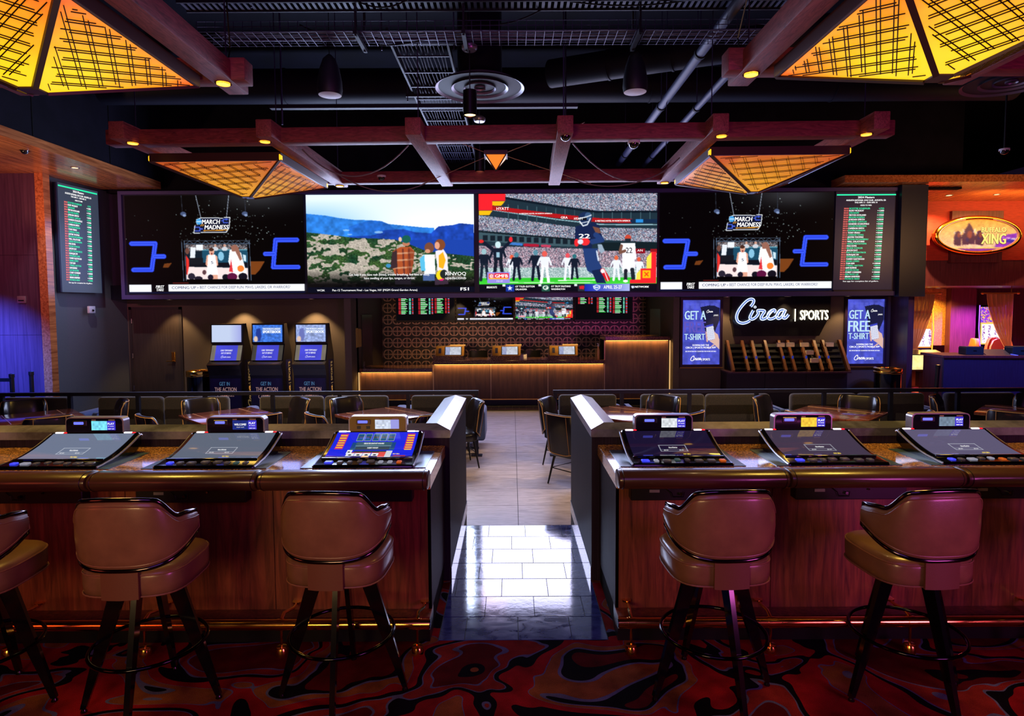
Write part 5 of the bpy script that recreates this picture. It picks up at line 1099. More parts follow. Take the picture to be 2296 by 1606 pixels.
for i, (px, k, lb) in enumerate(((1752, 0, 'cream leaflet stack at the top of the rack, leftmost'), (1774, 0, 'cream leaflet stack at the top of the rack, second from left'), (1806, 0, 'tan leaflet stack at the top of the tallest filled slot'), (1812, 1, 'tan leaflet stack in the middle of the filled slot'), (1818, 2, 'tan leaflet stack lowest in the filled slot'), (1862, 0, 'cream leaflet stack at the top of the rack, rightmost'))):
    y, z = -.13 - k*.11, 1.28 - k*.16 + LZ; o = thing('leaflet_stack', lb, 'leaflets', (at(px, 780, 13.3).x, YW + y - .02, z + .0), 0, 'leaflets in the rack'); MB().box(-.08, -.03, 0, .08, .03, .085).build('sheets', paper, o); MB().box(-.08, -.032, .085, .08, .03, .088).build('cover', white_p, o)
# small wall devices
t = thing('wall_sensor', 'small white sensor box on the grey side wall below the odds board', 'sensor', (-8.36, 12.4, 1.93)); MB().rbox(0, -.09, 0, .05, .09, .14, .01, 2).build('case', white_p, t, 40); MB().cyl((.04, 0, .06), (.07, 0, .05), .02, n=10).build('lens', black_g, t)
t = thing('thermostat', 'small bronze thermostat on the blue lit column', 'thermostat', (-8.85, 11.32, 2.12)); MB().rbox(-.075, -.03, 0, .075, 0, .13, .008, 2).build('case', M('thermostat_case', (120, 90, 96), .4), t, 40); MB().box(-.05, -.033, .04, .05, -.03, .06).build('slot', black, t)

downlight(-7.5, 10.9, 4.438, 'added downlight in the left wooden soffit that washes the grey side wall', 150, (-.75, 1.1, -3), 60, (.86, .88, 1))  # fixture added to brighten the grey side wall
# ------------------------------------------------------------------ hanging timber grids and pyramid lamps
def shade_mat(name, hot, cool, es, hw):
    m = bpy.data.materials.new(name); m.use_nodes = True; nt = m.node_tree; b = nt.nodes['Principled BSDF']
    tc = _n(nt, 'ShaderNodeTexCoord'); ln = _n(nt, 'ShaderNodeVectorMath', operation='LENGTH'); mp = _n(nt, 'ShaderNodeMapping'); mp.inputs['Scale'].default_value = (1/hw, 1/hw, 0)
    nt.links.new(tc.outputs['Object'], mp.inputs[0]); nt.links.new(mp.outputs[0], ln.inputs[0])
    t = _n(nt, 'ShaderNodeTexNoise'); t.inputs['Scale'].default_value = 3.2; t.inputs['Detail'].default_value = 5; nt.links.new(tc.outputs['Object'], t.inputs['Vector'])
    ma = _n(nt, 'ShaderNodeMath', operation='MULTIPLY_ADD'); nt.links.new(t.outputs['Fac'], ma.inputs[0]); ma.inputs[1].default_value = -.75; nt.links.new(ln.outputs['Value'], ma.inputs[2])
    cr = _n(nt, 'ShaderNodeValToRGB'); nt.links.new(ma.outputs[0], cr.inputs[0]); e = cr.color_ramp.elements
    e[0].position = .05; e[0].color = L3(hot) + (1,); e[1].position = .88; e[1].color = L3(cool) + (1,)
    nt.links.new(cr.outputs[0], b.inputs['Emission Color']); b.inputs['Emission Strength'].default_value = es
    b.inputs['Base Color'].default_value = L3((224, 170, 112)) + (1,); b.inputs['Roughness'].default_value = .42; b.inputs['IOR'].default_value = 1.8; b.inputs['Coat Weight'].default_value = .6; b.inputs['Coat Roughness'].default_value = .35
    return m
frame_dk = M('lamp_frame_dark', (58, 30, 34), .4); lattice_m = M('lattice_rod', (40, 18, 14), .5)
def lamp(loc, hx, hy, drop, label, mat, rotz=0, sp=.125, corner=True, angs=(62, -8)):
    t = thing('pyramid_lamp', label, 'pendant lamp', loc, rotz, 'amber pyramid lamps under the timber grids')
    c4 = [(-hx, -hy, 0), (hx, -hy, 0), (hx, hy, 0), (-hx, hy, 0)]; ap = .055
    a4 = [(-ap, -ap, -drop), (ap, -ap, -drop), (ap, ap, -drop), (-ap, ap, -drop)]
    m = MB()
    for i in range(4): m.bar(Vector(c4[i]) + Vector((0, 0, .035)), Vector(c4[(i+1) % 4]) + Vector((0, 0, .035)), .03, .09)
    m.build('rim_frame', frame_dk, t)
    for i in range(4):
        j = (i+1) % 4; A, B, C, D = Vector(c4[i]), Vector(c4[j]), Vector(a4[j]), Vector(a4[i]); N = (B-A).cross(D-A).normalized()
        if N.z > 0: N = -N
        q = [A, B, C, D]; pn = MB().add([tuple(p) for p in q] + [tuple(p - N*.006) for p in q], [(0,1,2,3),(7,6,5,4),(0,4,5,1),(1,5,6,2),(2,6,7,3),(3,7,4,0)]).build('shade_panel', mat, t)
        U = (B-A).normalized(); L_ = (B-A).length; V = ((C+D)/2 - (A+B)/2); H = V.length; V.normalize(); r = random.Random(i + int(loc[0]*10)); lm = MB()
        base = (A+B)/2
        def half(y): return (L_/2 - .02)*(1 - y/H)
        for ang, s_ in ((R(angs[0]), sp*1.1), (R(angs[1]), sp)):
            dx, dy_ = math.cos(ang), math.sin(ang); nx, ny = -dy_, dx; o_ = -1.6
            while o_ < 1.6:
                for pr in (0, .022):
                    pts = []
                    for k in range(121):
                        s2 = -1.6 + 3.2*k/120; x, y = nx*(o_+pr) + dx*s2, ny*(o_+pr) + dy_*s2 + H*.4
                        if .025 < y < H - .03 and abs(x) < half(y) - .015: pts.append((x, y))
                    if len(pts) > 4:
                        k0_ = r.randint(0, 2); k1_ = r.randint(1, 2); p, q2 = pts[k0_], pts[-k1_]
                        lm.bar(base + U*p[0] + V*p[1] + N*.008, base + U*q2[0] + V*q2[1] + N*.008, .0055 if not corner else .004, .005, N)
                o_ += s_
        lm.build('lattice', lattice_m, pn, kind='stuff')
        MB().bar(A + N*.004, D + N*.004, .035, .02, N).build('hip_strip', frame_dk, t)
        e1 = MB().bar(A + N*.002 + Vector((0, 0, -.004)), B + N*.002 + Vector((0, 0, -.004)), .016, .012).build('edge_strip', silver, t)
        if corner: MB().rbox(A.x*.975 - .035, A.y*.975 - .035, -.005, A.x*.975 + .035, A.y*.975 + .035, .06, .01, 1).build('corner_light', E('amber_corner_light', (255, 190, 30), 1.5), t)
    pl = spot('lamp_glow', (0, 0, -drop - .03), (0, 0, -4), (1, .62, .10), 200 if not corner else 260, 140, 1.0, .3); pl.parent = t
    MB().box(-ap - .01, -ap - .01, -drop - .006, ap + .01, ap + .01, -drop + .012).build('apex_cap', frame_dk, t)
    return t
def disc_light(parent, x, y, z, power=0, aim=None, name='spotlight', es=3.0):
    o = MB().lathe([(.05, -.012), (.05, 0)], 18, (x, y, z)).build(name, E('amber_spot_lens', (255, 190, 60), es), parent)
    MB().lathe([(.064, -.006), (.064, .0), (.05, .0), (.05, -.014)], 18, (x, y, z), cap=False).build('spotlight_ring', brass, o)
    if power: s_ = spot('spotlight_beam', (x, y, z - .03), aim or (x, y, 0), (1, .68, .32), power, 80, .6); s_.parent = parent
# main grid over the lounge
BW, BH = .165, .16
gr = thing('timber_grid', 'long red brown timber grid hanging over the lounge with two lamps below', 'ceiling grid', (-.18, 6.85, 3.785), R(-1.5), 'hanging timber grids')
bx = [-3.92, -2.37, -.82, .745, 2.32, 3.93]
for y, a, b_ in ((0, -4.21, 4.21), (2.19, -3.0, 3.0)): MB().rbox(a, y - BW/2, 0, b_, y + BW/2, BH, .012, 2).build('cross_beam', wood_red, gr, 30)
for x in bx: MB().rbox(x - BW/2, -.34, -.006, x + BW/2, 2.42, BH + .012, .010, 2).build('long_beam', wood_red_y, gr, 30)
for x in (bx[0], bx[1], bx[4], bx[5]):
    s_ = -1 if x < 0 else 1
    disc_light(gr, x + (.06 if x in (bx[0], bx[4]) else -.06), -.16, -.006, 320, (x, 1.2, -4), es=2.5); disc_light(gr, x, 2.28, -.006, 0)
for x in bx: MB().cyl((x, 0, .17), (x, 0, 2.5), .006, n=6).build('hanger_rod', wire_m, gr)
for x in (bx[1], bx[4]): MB().cyl((x, 2.2, .17), (x, 2.2, 2.5), .006, n=6).build('hanger_rod', wire_m, gr)
def swag(p, q, sag, n=14): return [Vector(p).lerp(Vector(q), i/n) - Vector((0, 0, sag*4*(i/n)*(1-i/n))) for i in range(n+1)]
for a, b_, s_ in (((-2.2, .3, .02), (-.95, .1, -.0), .32), ((-2.2, 1.5, .02), (-1.0, 2.0, .0), .2), ((.85, .1, .0), (2.2, .9, .02), .34), ((.9, 1.9, .0), (2.2, 1.6, .02), .16)): MB().tube(swag(a, b_, s_), .008, 5).build('swag_cable', M('twisted_cable', (110, 100, 110), .5), gr)
amber_f = shade_mat('mica_shade_lounge', (255, 176, 16), (200, 78, 6), .72, .75); amber_n = shade_mat('mica_shade_near', (255, 214, 14), (224, 96, 8), 1.15, .72)
def gpt(x, y): c, s_ = math.cos(R(-1.5)), math.sin(R(-1.5)); return (-.18 + x*c - y*s_, 6.85 + x*s_ + y*c)
x, y = gpt(-3.15, 1.0); lamp((x, y, 3.665), .735, .82, .27, 'amber pyramid lamp at the left end of the lounge grid', amber_f, R(-1.5), .125)
x, y = gpt(3.12, 1.0); lamp((x, y, 3.665), .75, .82, .27, 'amber pyramid lamp at the right end of the lounge grid', amber_f, R(-1.5), .125)
# near grids at both upper corners
for sgn, lx, ly, lb, lb2 in ((-1, -3.10, 4.14, 'timber grid across the upper left corner of the picture', 'large amber pyramid lamp in the upper left corner'), (1, 2.68, 4.0, 'timber grid across the upper right corner of the picture', 'large amber pyramid lamp in the upper right corner')):
    g2 = thing('timber_grid', lb, 'ceiling grid', (lx, ly, 3.76), 0, 'hanging timber grids'); xi = -sgn*.86
    for y, a, b_ in ((.87, -1.4, 1.05), (-.87, -1.4, 1.05)):
        xa, xb = sorted((-sgn*b_, -sgn*a)); MB().rbox(xa, y - BW/2, 0.006, xb, y + BW/2, .016 + BH, .010, 2).build('cross_beam', wood_red, g2, 30)
    for x in (xi, -xi): MB().rbox(x - BW/2, -2.4, 0, x + BW/2, 1.12, BH, .010, 2).build('long_beam', wood_red_y, g2, 30)
    disc_light(g2, xi, .84, .0, 14, (xi, 0.4, -4), es=3.5); MB().cyl((xi, .9, BH), (xi, .9, 2.5), .006, n=6).build('hanger_rod', wire_m, g2)
    lamp((lx, ly, 3.70), .715, .735, .28, lb2, amber_n, 0, .092, False, (30, -33))
    MB().tube([(xi*1.0 - .03, 1.0, .22), (xi - .03, 1.05, .35), (xi, .95, .6), (xi, .9, 1.2)], .006, 5).build('power_cable', black, g2)
# small centre lamp on stay wires
cx_, cz_ = at(1112, 362, 8.0).x, at(1112, 352, 8.0).z
t = thing('small_pyramid_lamp', 'small orange pyramid lamp on stay wires in the middle of the grid', 'pendant lamp', (cx_, 8.0, cz_)); q = .125
sm = E('small_lamp_shade', (255, 130, 30), 1.0, (200, 140, 90)); c4 = [(-q, -q, 0), (q, -q, 0), (q, q, 0), (-q, q, 0)]
for i in range(4): MB().poly([c4[i], c4[(i+1) % 4], (0, 0, -.17)]).build('shade_panel', sm if i % 2 == 0 else E('small_lamp_pale', (255, 214, 170), .9), t); MB().bar(c4[i], (0, 0, -.175), .012, .012).build('hip_strip', frame_dk, t)
MB().box(-q - .02, -q - .02, 0, q + .02, q + .02, .05).build('rim_frame', frame_dk, t)
for a in ((-1, -.6, .25), (1.05, -.6, .25), (-1.05, .8, -.18), (1.3, .8, -.18)): MB().cyl((.1*a[0], .1*a[1], .03), a, .005, n=5).build('stay_wire', M('brass_wire', (170, 120, 90), .4, .6), t)

# ------------------------------------------------------------------ things hung from the ceiling
def dome(px, py, Y, z, label):
    p = at(px, py, Y=Y) if z is None else at(px, py, z=z); t = thing('dome_camera', label, 'security camera', (p.x, p.y, p.z), 0, 'dome cameras'); r = .055
    MB().lathe([(r*1.2, 0), (r*1.2, .025), (r*.9, .03)], 20).build('mount', white_p, t, 40); MB().lathe([(r*math.cos(R(a)), -r*math.sin(R(a))) for a in (0, 20, 40, 60, 80)], 20).build('dome', M('smoked_dome', (26, 20, 24), .05, coat=.8), t, 60)
    if py == 338 and px > 2000: MB().cyl((0, 0, .03), (0, 0, 6.3 - p.z), .012, n=8).build('stem', black, t)
dome(1421, 322, 6.80, None, 'dome camera under the front beam right of the centre'); dome(856, 398, 9.02, None, 'dome camera under the back beam left of the centre'); dome(1268, 305, 6.62, None, 'dome camera on the beam end right of the centre'); dome(55, 338, None, 4.44, 'dome camera in the wooden soffit at the left'); dome(2252, 338, 9.0, None, 'dome camera hanging at the far right in the dark ceiling')
def diffuser(px, py, Y, r, label):
    p = at(px, py, Y); t = thing('round_air_diffuser', label, 'air diffuser', (p.x, p.y, p.z), 0, 'round air diffusers'); met = M('diffuser_metal', (120, 110, 130), .4, .3)
    for k, (a, b_) in enumerate(((1.0, .82), (.64, .44), (.36, .22), (.13, .06))):
        MB().lathe([(r*a, 0), (r*b_, .055 + .02*k), (r*b_, .07 + .02*k), (r*a, .012)], 48, cap=False).build('ring', met, t, 50)
    MB().lathe([(r*.97, .02), (r*.55, .14), (r*.5, .2), (r*.5, 6.29 - p.z)], 36).build('duct_drop', duct_m, t, 50)
diffuser(1076, 200, 7.7, .535, 'round air diffuser with concentric rings above the middle of the grid'); diffuser(2268, 186, 7.4, .50, 'round air diffuser partly hidden behind the upper right lamp')
def pendant(px, py, Y, label):
    p = at(px, py, Y); t = thing('cylinder_pendant', label, 'pendant light', (p.x, p.y, p.z), 0, 'black cylinder pendants'); r = .075
    MB().lathe([(r*.8, .03), (r, .0), (r, .27), (r*.3, .285)], 24).build('shade', black, t, 40); MB().lathe([(r*.82, .012), (r*.3, .02)], 20).build('lens', E('pendant_lens', (255, 214, 150), 2.5), t); MB().cyl((0, 0, .28), (0, 0, .72), .006, n=6).build('stem', black, t); MB().lathe([(.07, .70), (.085, .72), (.085, .75), (.05, .78)], 20).build('canopy', silver, t, 40); MB().cyl((0, 0, .78), (0, 0, 6.3 - p.z), .01, n=6).build('hanger', tray_m, t)
    s_ = spot('pendant_beam', (0, 0, -.01), (0, 0, -3), (1, .72, .38), 160, 80, .5); s_.parent = t
pendant(1054, 260, 7.0, 'black cylinder pendant light in front of the round diffuser'); pendant(1076, 386, 9.0, 'black cylinder pendant light beside the small orange lamp')
def speaker(px, py, label):
    p = at(px, py, 7.0); t = thing('pendant_speaker', label, 'loudspeaker', (p.x, p.y, p.z), 0, 'bullet shaped pendant speakers')
    MB().lathe([(.125, 0), (.135, .05), (.13, .15), (.105, .28), (.07, .38), (.02, .43)], 28).build('cabinet', M('speaker_navy', (20, 22, 38), .5), t, 60); MB().lathe([(.122, -.004), (.06, -.01), (.01, -.012)], 28).build('grille', M('speaker_grille', (226, 232, 244), .5), t, 60); MB().cyl((0, 0, .42), (0, 0, 6.3 - p.z), .004, n=5).build('cable', black, t)
speaker(740, 213, 'bullet shaped pendant speaker left of the round diffuser'); speaker(1424, 206, 'bullet shaped pendant speaker right of the round diffuser')
# wire basket tray
t = thing('wire_basket_tray', 'wire basket cable tray running across the whole dark ceiling', 'cable tray', (0, 0, 0)); z0, y0, y1 = 4.78, 6.45, 6.80; xa, xb = -3.15, 2.75
m = MB()
for y in np.linspace(y0, y1, 6): m.bar((xa, y, z0), (xb, y, z0), .003, .003)
for z in (z0 + .05, z0 + .10):
    for y in (y0, y1): m.bar((xa, y, z), (xb, y, z), .005, .005)
m.build('long_wires', wire_m, t)
m = MB(); x = xa
while x < xb:
    m.bar((x, y0, z0 - .004), (x, y1, z0 - .004), .006, .005); m.bar((x, y0, z0), (x, y0, z0 + .10), .006, .005); m.bar((x, y1, z0), (x, y1, z0 + .10), .006, .005); x += .092
m.build('cross_wires', wire_m, t, kind='stuff')
m = MB()
for k in range(9): m.tube([(xa + .2 + (xb - xa - .4)*i/24, y0 + .04 + .03*k + .01*math.sin(i + k), z0 + .015 + .006*(k % 3)) for i in range(25)], .008, 5)
m.build('data_cables', M('violet_cable', (60, 50, 92), .5), t)
for x in (-1.55, -.47, 1.3):
    for y in (y0 - .02, y1 + .02): MB().bar((x, y, z0 - .06), (x, y, 6.3), .035, .02).build('strut_hanger', tray_m, t)
    MB().bar((x, y0 - .06, z0 - .03), (x, y1 + .06, z0 - .03), .04, .04).build('strut_bracket', tray_m, t)
t = thing('slotted_strut', 'slotted metal channel across the top of the picture', 'strut channel', (0, 0, 0)); m = MB(); z0 = 5.02; m.box(-3.3, 6.35, z0, 3.0, 6.37, z0 + .09); m.box(-3.3, 6.55, z0, 3.0, 6.57, z0 + .09); m.build('rails', tray_m, t); m = MB(); x = -3.28
while x < 2.98: m.box(x, 6.37, z0 + .01, x + .03, 6.55, z0 + .03); x += .062
m.build('slots', pipe_m, t, kind='stuff')
for x in (-2.6, -.9, .9, 2.4): MB().cyl((x, 6.46, z0), (x, 6.46, 6.3), .008, n=6).build('hanger_rod', wire_m, t)
t = thing('ladder_cable_tray', 'ladder cable tray running back above the left of the round diffuser', 'cable tray', (0, 0, 0)); z0 = 4.92; xa, xb = -1.33, -.70
for x in (xa, xb): MB().box(x - .012, 6.9, z0, x + .012, 12.9, z0 + .09).build('side_rail', tray_m, t)
m = MB(); y = 6.95
while y < 12.8: m.box(xa, y, z0, xb, y + .02, z0 + .015); y += .5
m.build('rungs', pipe_m, t, kind='stuff')
r = random.Random(2); m = MB()
for k in range(13): m.tube([(xa + .05 + k*.042 + .008*math.sin(i*1.3 + k), 6.9 + i*.3, z0 + .022 + .008*(k % 2)) for i in range(21)], .007, 5)
m.build('power_cables', M('grey_cable', (38, 36, 60), .7, spec=.12), t)
for y in (7.0, 8.7, 10.4):
    MB().box(xa - .1, y, z0 - .04, xb + .1, y + .04, z0).build('strut_bracket', tray_m, t)
    for x in (xa - .08, xb + .08): MB().cyl((x, y + .02, z0 - .1), (x, y + .02, 6.3), .007, n=6).build('hanger_rod', wire_m, t)
t = thing('thin_strut_bar', 'thin horizontal strut bar hanging behind the cylinder pendant', 'strut channel', (0, 0, 0)); p, q = at(607, 245, 8.4), at(1295, 236, 8.4); MB().box(p.x, 8.36, p.z, q.x, 8.44, p.z + .05).build('bar', tray_m, t)
for px in (632, 1268): x = at(px, 240, 8.4).x; MB().cyl((x, 8.4, p.z - .2), (x, 8.4, 6.3), .012, n=8).build('hanger_rod', wire_m, t)
for k, (x, y0_, y1_, z, r_, lb) in enumerate(((2.2, 6.0, 13.0, 4.93, .058, 'grey pipe running back right of the centre'), (2.72, 6.4, 13.0, 4.9, .046, 'thinner grey pipe beside the larger pipe on the right'))):
    t = thing('ceiling_pipe', lb, 'pipe', (x, 0, z), 0, 'grey pipes under the ceiling'); MB().cyl((0, y0_, 0), (0, y1_, 0), r_, n=16).build('pipe_run', pipe_m, t, 50)
    for y in (7.4, 9.3, 12.2): MB().cyl((0, y, 0), (0, y + .05, 0), r_ + .012, n=16).build('coupling', duct_m, t, 50); MB().cyl((0, y + .02, 0), (0, y + .02, 6.3 - z), .006, n=6).build('hanger_rod', wire_m, t)
def duct(label, p, q, r_, name='air_duct'):
    t = thing(name, label, 'air duct', (0, 0, 0), 0, 'dark ducts in the ceiling void'); p, q = Vector(p), Vector(q); MB().cyl(p, q, r_, n=20).build('duct_run', duct_m, t, 50); d = (q-p)
    for k in range(1, 5): c = p + d*(k/5); MB().cyl(c, c + d.normalized()*.03, r_ + .012, n=20).build('seam_band', duct_m, t, 50)
duct('dark round duct crossing above the right of the grid', (.6, 9.6, 5.5), (4.6, 7.4, 5.3), .20); duct('dark round duct high across the back of the ceiling', (-6.9, 10.8, 5.75), (8.5, 10.8, 5.75), .28)
t = thing('conduit_bundle', 'loose cables drooping below the ceiling at the top', 'cables', (0, 0, 0)); r = random.Random(5)
for k in range(14):
    x = r.uniform(-3, 1.5); y = r.uniform(6.0, 7.2); z = r.uniform(5.0, 5.5); MB().tube(swag((x, y, z), (x + r.uniform(.8, 2.2), y + r.uniform(-.4, .4), z + r.uniform(-.2, .2)), r.uniform(.05, .2)), .008, 5).build('cable', duct_m, t)
for px, lb in ((776, 'pale ceiling panel cut by the top edge left of the centre'), (1408, 'pale ceiling panel cut by the top edge right of the centre')):
    p = at(px, -6, z=5.2); t = thing('access_panel', lb, 'ceiling panel', (p.x, p.y, p.z), 0, 'pale ceiling panels'); MB().box(-.2, -.2, 0, .2, .2, .02).build('panel', M('panel_grey', (150, 150, 150), .6), t); MB().cyl((0, 0, .02), (0, 0, 1.1), .006, n=6).build('hanger_rod', wire_m, t)
# blue wash from fixtures in the ceiling void, as the photograph's dark ceiling glows blue
# ------------------------------------------------------------------ casino beyond the right end, seen past the video wall
redw = M('red_wall_covering', (190, 60, 50), .6, var=((6, 6, 60), .7), col2=(150, 40, 38), world=True); plum = M('plum_wood', (112, 60, 76), .4, var=((40, 40, 1.5), .7), col2=(76, 38, 54), world=True); goldm = M('gold_mosaic', (226, 176, 84), .3, .2, var=(42, .9), col2=(120, 84, 40), world=True, bump=(60, .8, .02))
YC = 14.85
S(MB().box(6.6, 12.52, 4.44, 22, 26, 4.58).build('ceiling_soffit_right', wood_amber))
S(MB().box(8.6, YC, 2.46, 22, YC + .2, 4.44).build('wall_casino_front', plum))
wcf = S(MB().box(9.2, YC - .03, 3.06, 22, YC, 4.44).build('trim_3', redw)); x0, x1 = at(2126, 520, YC).x, at(2240, 520, YC).x
S(MB().box(x0, YC - .12, 3.0, x1, YC - .03, 4.2).build('trim_4', plum))
S(MB().box(9, 18.4, LZ, 22, 18.6, 4.4).build('wall_casino_back', plum))
gx0, gx1 = at(2090, 710, 17.2).x, at(2120, 710, 17.2).x; S(MB().box(gx0 - .6, 17.2, .9, gx1, 17.3, 2.46).build('wall_gold_panel', goldm))
gx2 = at(2188, 710, 17.0).x; S(MB().box(gx1, 17.0, LZ, gx2, 17.2, 2.46).build('wall_plum_panel', plum))
# oval sign
p = at(2191, 528, 14.55); so = thing('oval_sign', 'oval backlit sign with buffalo picture and gold rim on the red wall', 'sign', (p.x, YC - .12, p.z)); a_, b_ = .96, .405
ov = lambda k, n=56: [(a_*k*math.cos(2*math.pi*i/n), b_*k*math.sin(2*math.pi*i/n)) for i in range(n)]
MB().prism(ov(.97), 'y', -.20, 0).build('sign_case', bronze, so, 40)
MB().tube([(x, -.20, z) for x, z in ov(1.0)], .05, 8, True).build('gold_rim', brass, so, 60); MB().tube([(x, -.22, z) for x, z in ov(.955)], .022, 8, True).build('inner_rim', M('mauve_rim', (140, 110, 130), .4), so, 60)
dom = (-100, -42, 100, 42); c = Canvas(140, 60, dom, (250, 196, 140)); c.vgrad(-42, 42, (250, 170, 60), (250, 206, 170)); c.poly([(40, 42), (100, 42), (100, -6), (62, 0), (46, 20)], (150, 50, 180)); c.poly([(60, 16), (100, 20), (100, 4)], (60, 40, 160)); c.poly([(56, 4), (100, 12), (100, 8)], (250, 210, 220)); c.rect(-100, 30, 100, 33, (250, 210, 80)); c.rect(-60, 33, 60, 42, (140, 40, 150))
for x, s_ in ((-52, .75), (-24, 1.3), (4, .85)):
    c.poly([(x - 12*s_, 24), (x - 14*s_, 4), (x - 8*s_, -12*s_), (x, -26*s_ if s_ > 1 else -16*s_), (x + 8*s_, -12*s_), (x + 13*s_, 4), (x + 11*s_, 26)], (70, 24, 60)); c.ell(x + 2, -2*s_, 5*s_, 8*s_, (150, 60, 50)); c.ell(x - 3, 8*s_, 3.5*s_, 4*s_, (40, 14, 80)); c.line([(x - 9*s_, -6*s_), (x - 12*s_, -12*s_)], 2, (240, 230, 210)); c.line([(x + 9*s_, -6*s_), (x + 12*s_, -12*s_)], 2, (240, 230, 210))
c.ell(-18, 27, 28, 5, (250, 200, 160)); c.soften(1, .3)
bmask = ((c.X/100)**2 + (c.Y/42)**2)
# picture on an elliptical disc: polar grid
def disc_fn(u, v, d): k = v; t_ = u*2*math.pi; return Vector((a_*.94*k*math.cos(t_), -.205 - d, b_*.94*k*math.sin(t_)))
pc = Canvas(120, 34, (0, 0, 1, 1)); T_, K_ = np.meshgrid(np.linspace(0, 2*math.pi, 120), np.linspace(.001, 1, 34)); ix = np.clip(((K_*np.cos(T_)*100 + 100)/200*139).astype(int), 0, 139); iy = np.clip(((42 - K_*np.sin(T_)*42)/84*59).astype(int), 0, 59); pc.a = c.a[iy, ix]
d_ = picture('sign_face', pc, Surf((0, 0, 1, 1), (0, 0, 0), (1, 0, 0), (0, 0, -1), disc_fn), so, 1.1)
sf = Surf(dom, (-a_*.94, -.206, b_*.94), (a_*.94, -.206, b_*.94), (-a_*.94, -.206, -b_*.94)); m = MB(); sf.text(m, 'BUFFALO', 7, 73, -6, 14, off=.06, d=.002); sf.text(m, 'XING', 7, 73, 23, 27, off=.08, d=.002); m.build('letter_shadow', E('sign_dark_outline', (96, 40, 20), .8), d_)
m = MB(); sf.text(m, 'BUFFALO', 8, 72, -7, 13, off=.03); sf.text(m, 'XING', 8, 72, 22, 26, off=.045); m.build('lettering', E('sign_gold_letters', (255, 226, 120), 1.2), d_)
for s_ in (-1, 1): MB().box(s_*a_ - .04, -.24, -.05, s_*a_ + .04, -.1, .05).build('side_clip', bronze, so)
p = at(2128, 438, z=4.44); downlight(p.x, p.y, 4.438, 'bright downlight in the right wooden soffit', 500, (0, .25, -2), 130, (1, .5, .16), .06)
p = at(2235, 436, z=4.44); downlight(p.x, p.y, 4.438, 'dim downlight in the right wooden soffit', 300, (0, .25, -2), 130, (1, .42, .14), .05)
for k, (x, y, cc, pw, lb) in enumerate(((11.3, 16.6, (1, .5, .1), 260, 'downlight in the casino beyond the curtains'), (12.4, 15.9, (.5, .08, 1), 900, 'violet downlight in the casino beyond the curtains'), (10.6, 15.9, (1, .55, .15), 380, 'amber downlight above the gold panel'))): downlight(x, y, 2.46, lb, pw, None, 140, cc)
S(MB().box(8.7, YC + .2, 2.462, 22, 18.4, 2.56).build('ceiling_casino', plum))
# curtains
cur = M('amber_curtain', (190, 132, 104), .7, alpha=.8, sheen=.3)
def curtain(px0_, px1_, tx, side, label):
    xa, xb = at(px0_, 665, 15.2).x, at(px1_, 665, 15.2).x; xt = at(tx, 790, 15.2).x; t = thing('tied_curtain', label, 'curtain', (0, 15.2, 0), 0, 'tied back curtains'); z1_, z0_ = 2.27, .85; rings = []
    for j in range(15):
        v = j/14; z = z1_ + (z0_ - z1_)*v; k = v**1.6
        rings.append([((xa + (xb - xa)*i/40)*(1-k) + (xt + (xb-xa)*.10*(i/40 - .5))*k, .05*math.sin(i*.95)*(1 - .6*k), z) for i in range(41)])
    m = MB(); m.loft([r + [(x, y + .006, z) for x, y, z in r[::-1]] for r in rings]); m.build('drape', cur, t, 60); MB().cyl((xa - .12, 0, z1_ + .02), (xb + .12, 0, z1_ + .02), .018, n=8).build('rod', bronze, t)
    for x in (xa - .12, xb + .12): MB().lathe([(.02, -.03), (.04, 0), (.02, .03)], 12, (x, 0, z1_ + .02)).build('finial', bronze, t, 60)
    MB().cyl((xb - .05 if side else xa + .05, 0, z1_), (xb - .05 if side else xa + .05, 0, 2.46), .01, n=6).build('rod_hanger', bronze, t)
    MB().lathe([(.10, 0), (.11, .04), (.10, .08)], 16, (xt, 0, z0_ + .02), cap=False).build('tie_band', piping_tan, t)
curtain(2040, 2096, 2048, 0, 'tied amber curtain next to the end of the video wall'); curtain(2214, 2272, 2262, 1, 'tied amber curtain in front of the tall lit slot machine')
# slot machines beyond
def slot(px, Y, w_, h, label, cols, rz_=0):
    x = at(px, 750, Y).x; t = thing('slot_machine', label, 'slot machine', (x, Y, LZ), rz_, 'slot machines beyond the opening'); MB().prism([(0, 0), (0, .7), (-.18, .78), (-.10, .95), (.0, 1.1), (.02, h), (.4, h), (.5, 0)], 'x', -w_, w_).build('cabinet', black_g, t)
    dom = (0, 0, 60, 100); c = Canvas(30, 50, dom, cols[0]); c.crowd(c.Y < 42, [(q, 1/len(cols)) for q in cols], 3); c.rect(4, 46, 56, 96, (246, 240, 250)); c.crowd((c.Y > 50) & (c.Y < 92) & (np.abs(np.sin(c.X*.2)) > .8), [((246, 240, 250), .6), ((140, 60, 160), .4)], 5)
    picture('screen', c, Surf(dom, (-w_ + .03, -.0, h - .05), (w_ - .03, -.0, h - .05), (-w_ + .03, -.03, 1.05)), t, 1.2, .02)
    for s_ in (-1, 1): MB().tube([(s_*w_, -.02, h), (s_*(w_ + .02), -.04, 1.5), (s_*(w_ - .02), -.06, 1.0)], .014, 5).build('edge_light', E('violet_edge_light', cols[-1], 2.5), t)
    MB().box(-w_, -.17, .79, w_, -.04, .83).build('button_deck', chrome, t); return t
slot(2222, 17.6, .36, 2.15, 'tall slot machine with violet edge lights behind the right curtain', [(250, 200, 80), (200, 60, 160), (90, 40, 200), (150, 80, 255)]); slot(2060, 16.3, .34, 2.0, 'slot machine with orange screen behind the left curtain', [(250, 140, 30), (250, 190, 60), (220, 80, 20), (255, 160, 40)])
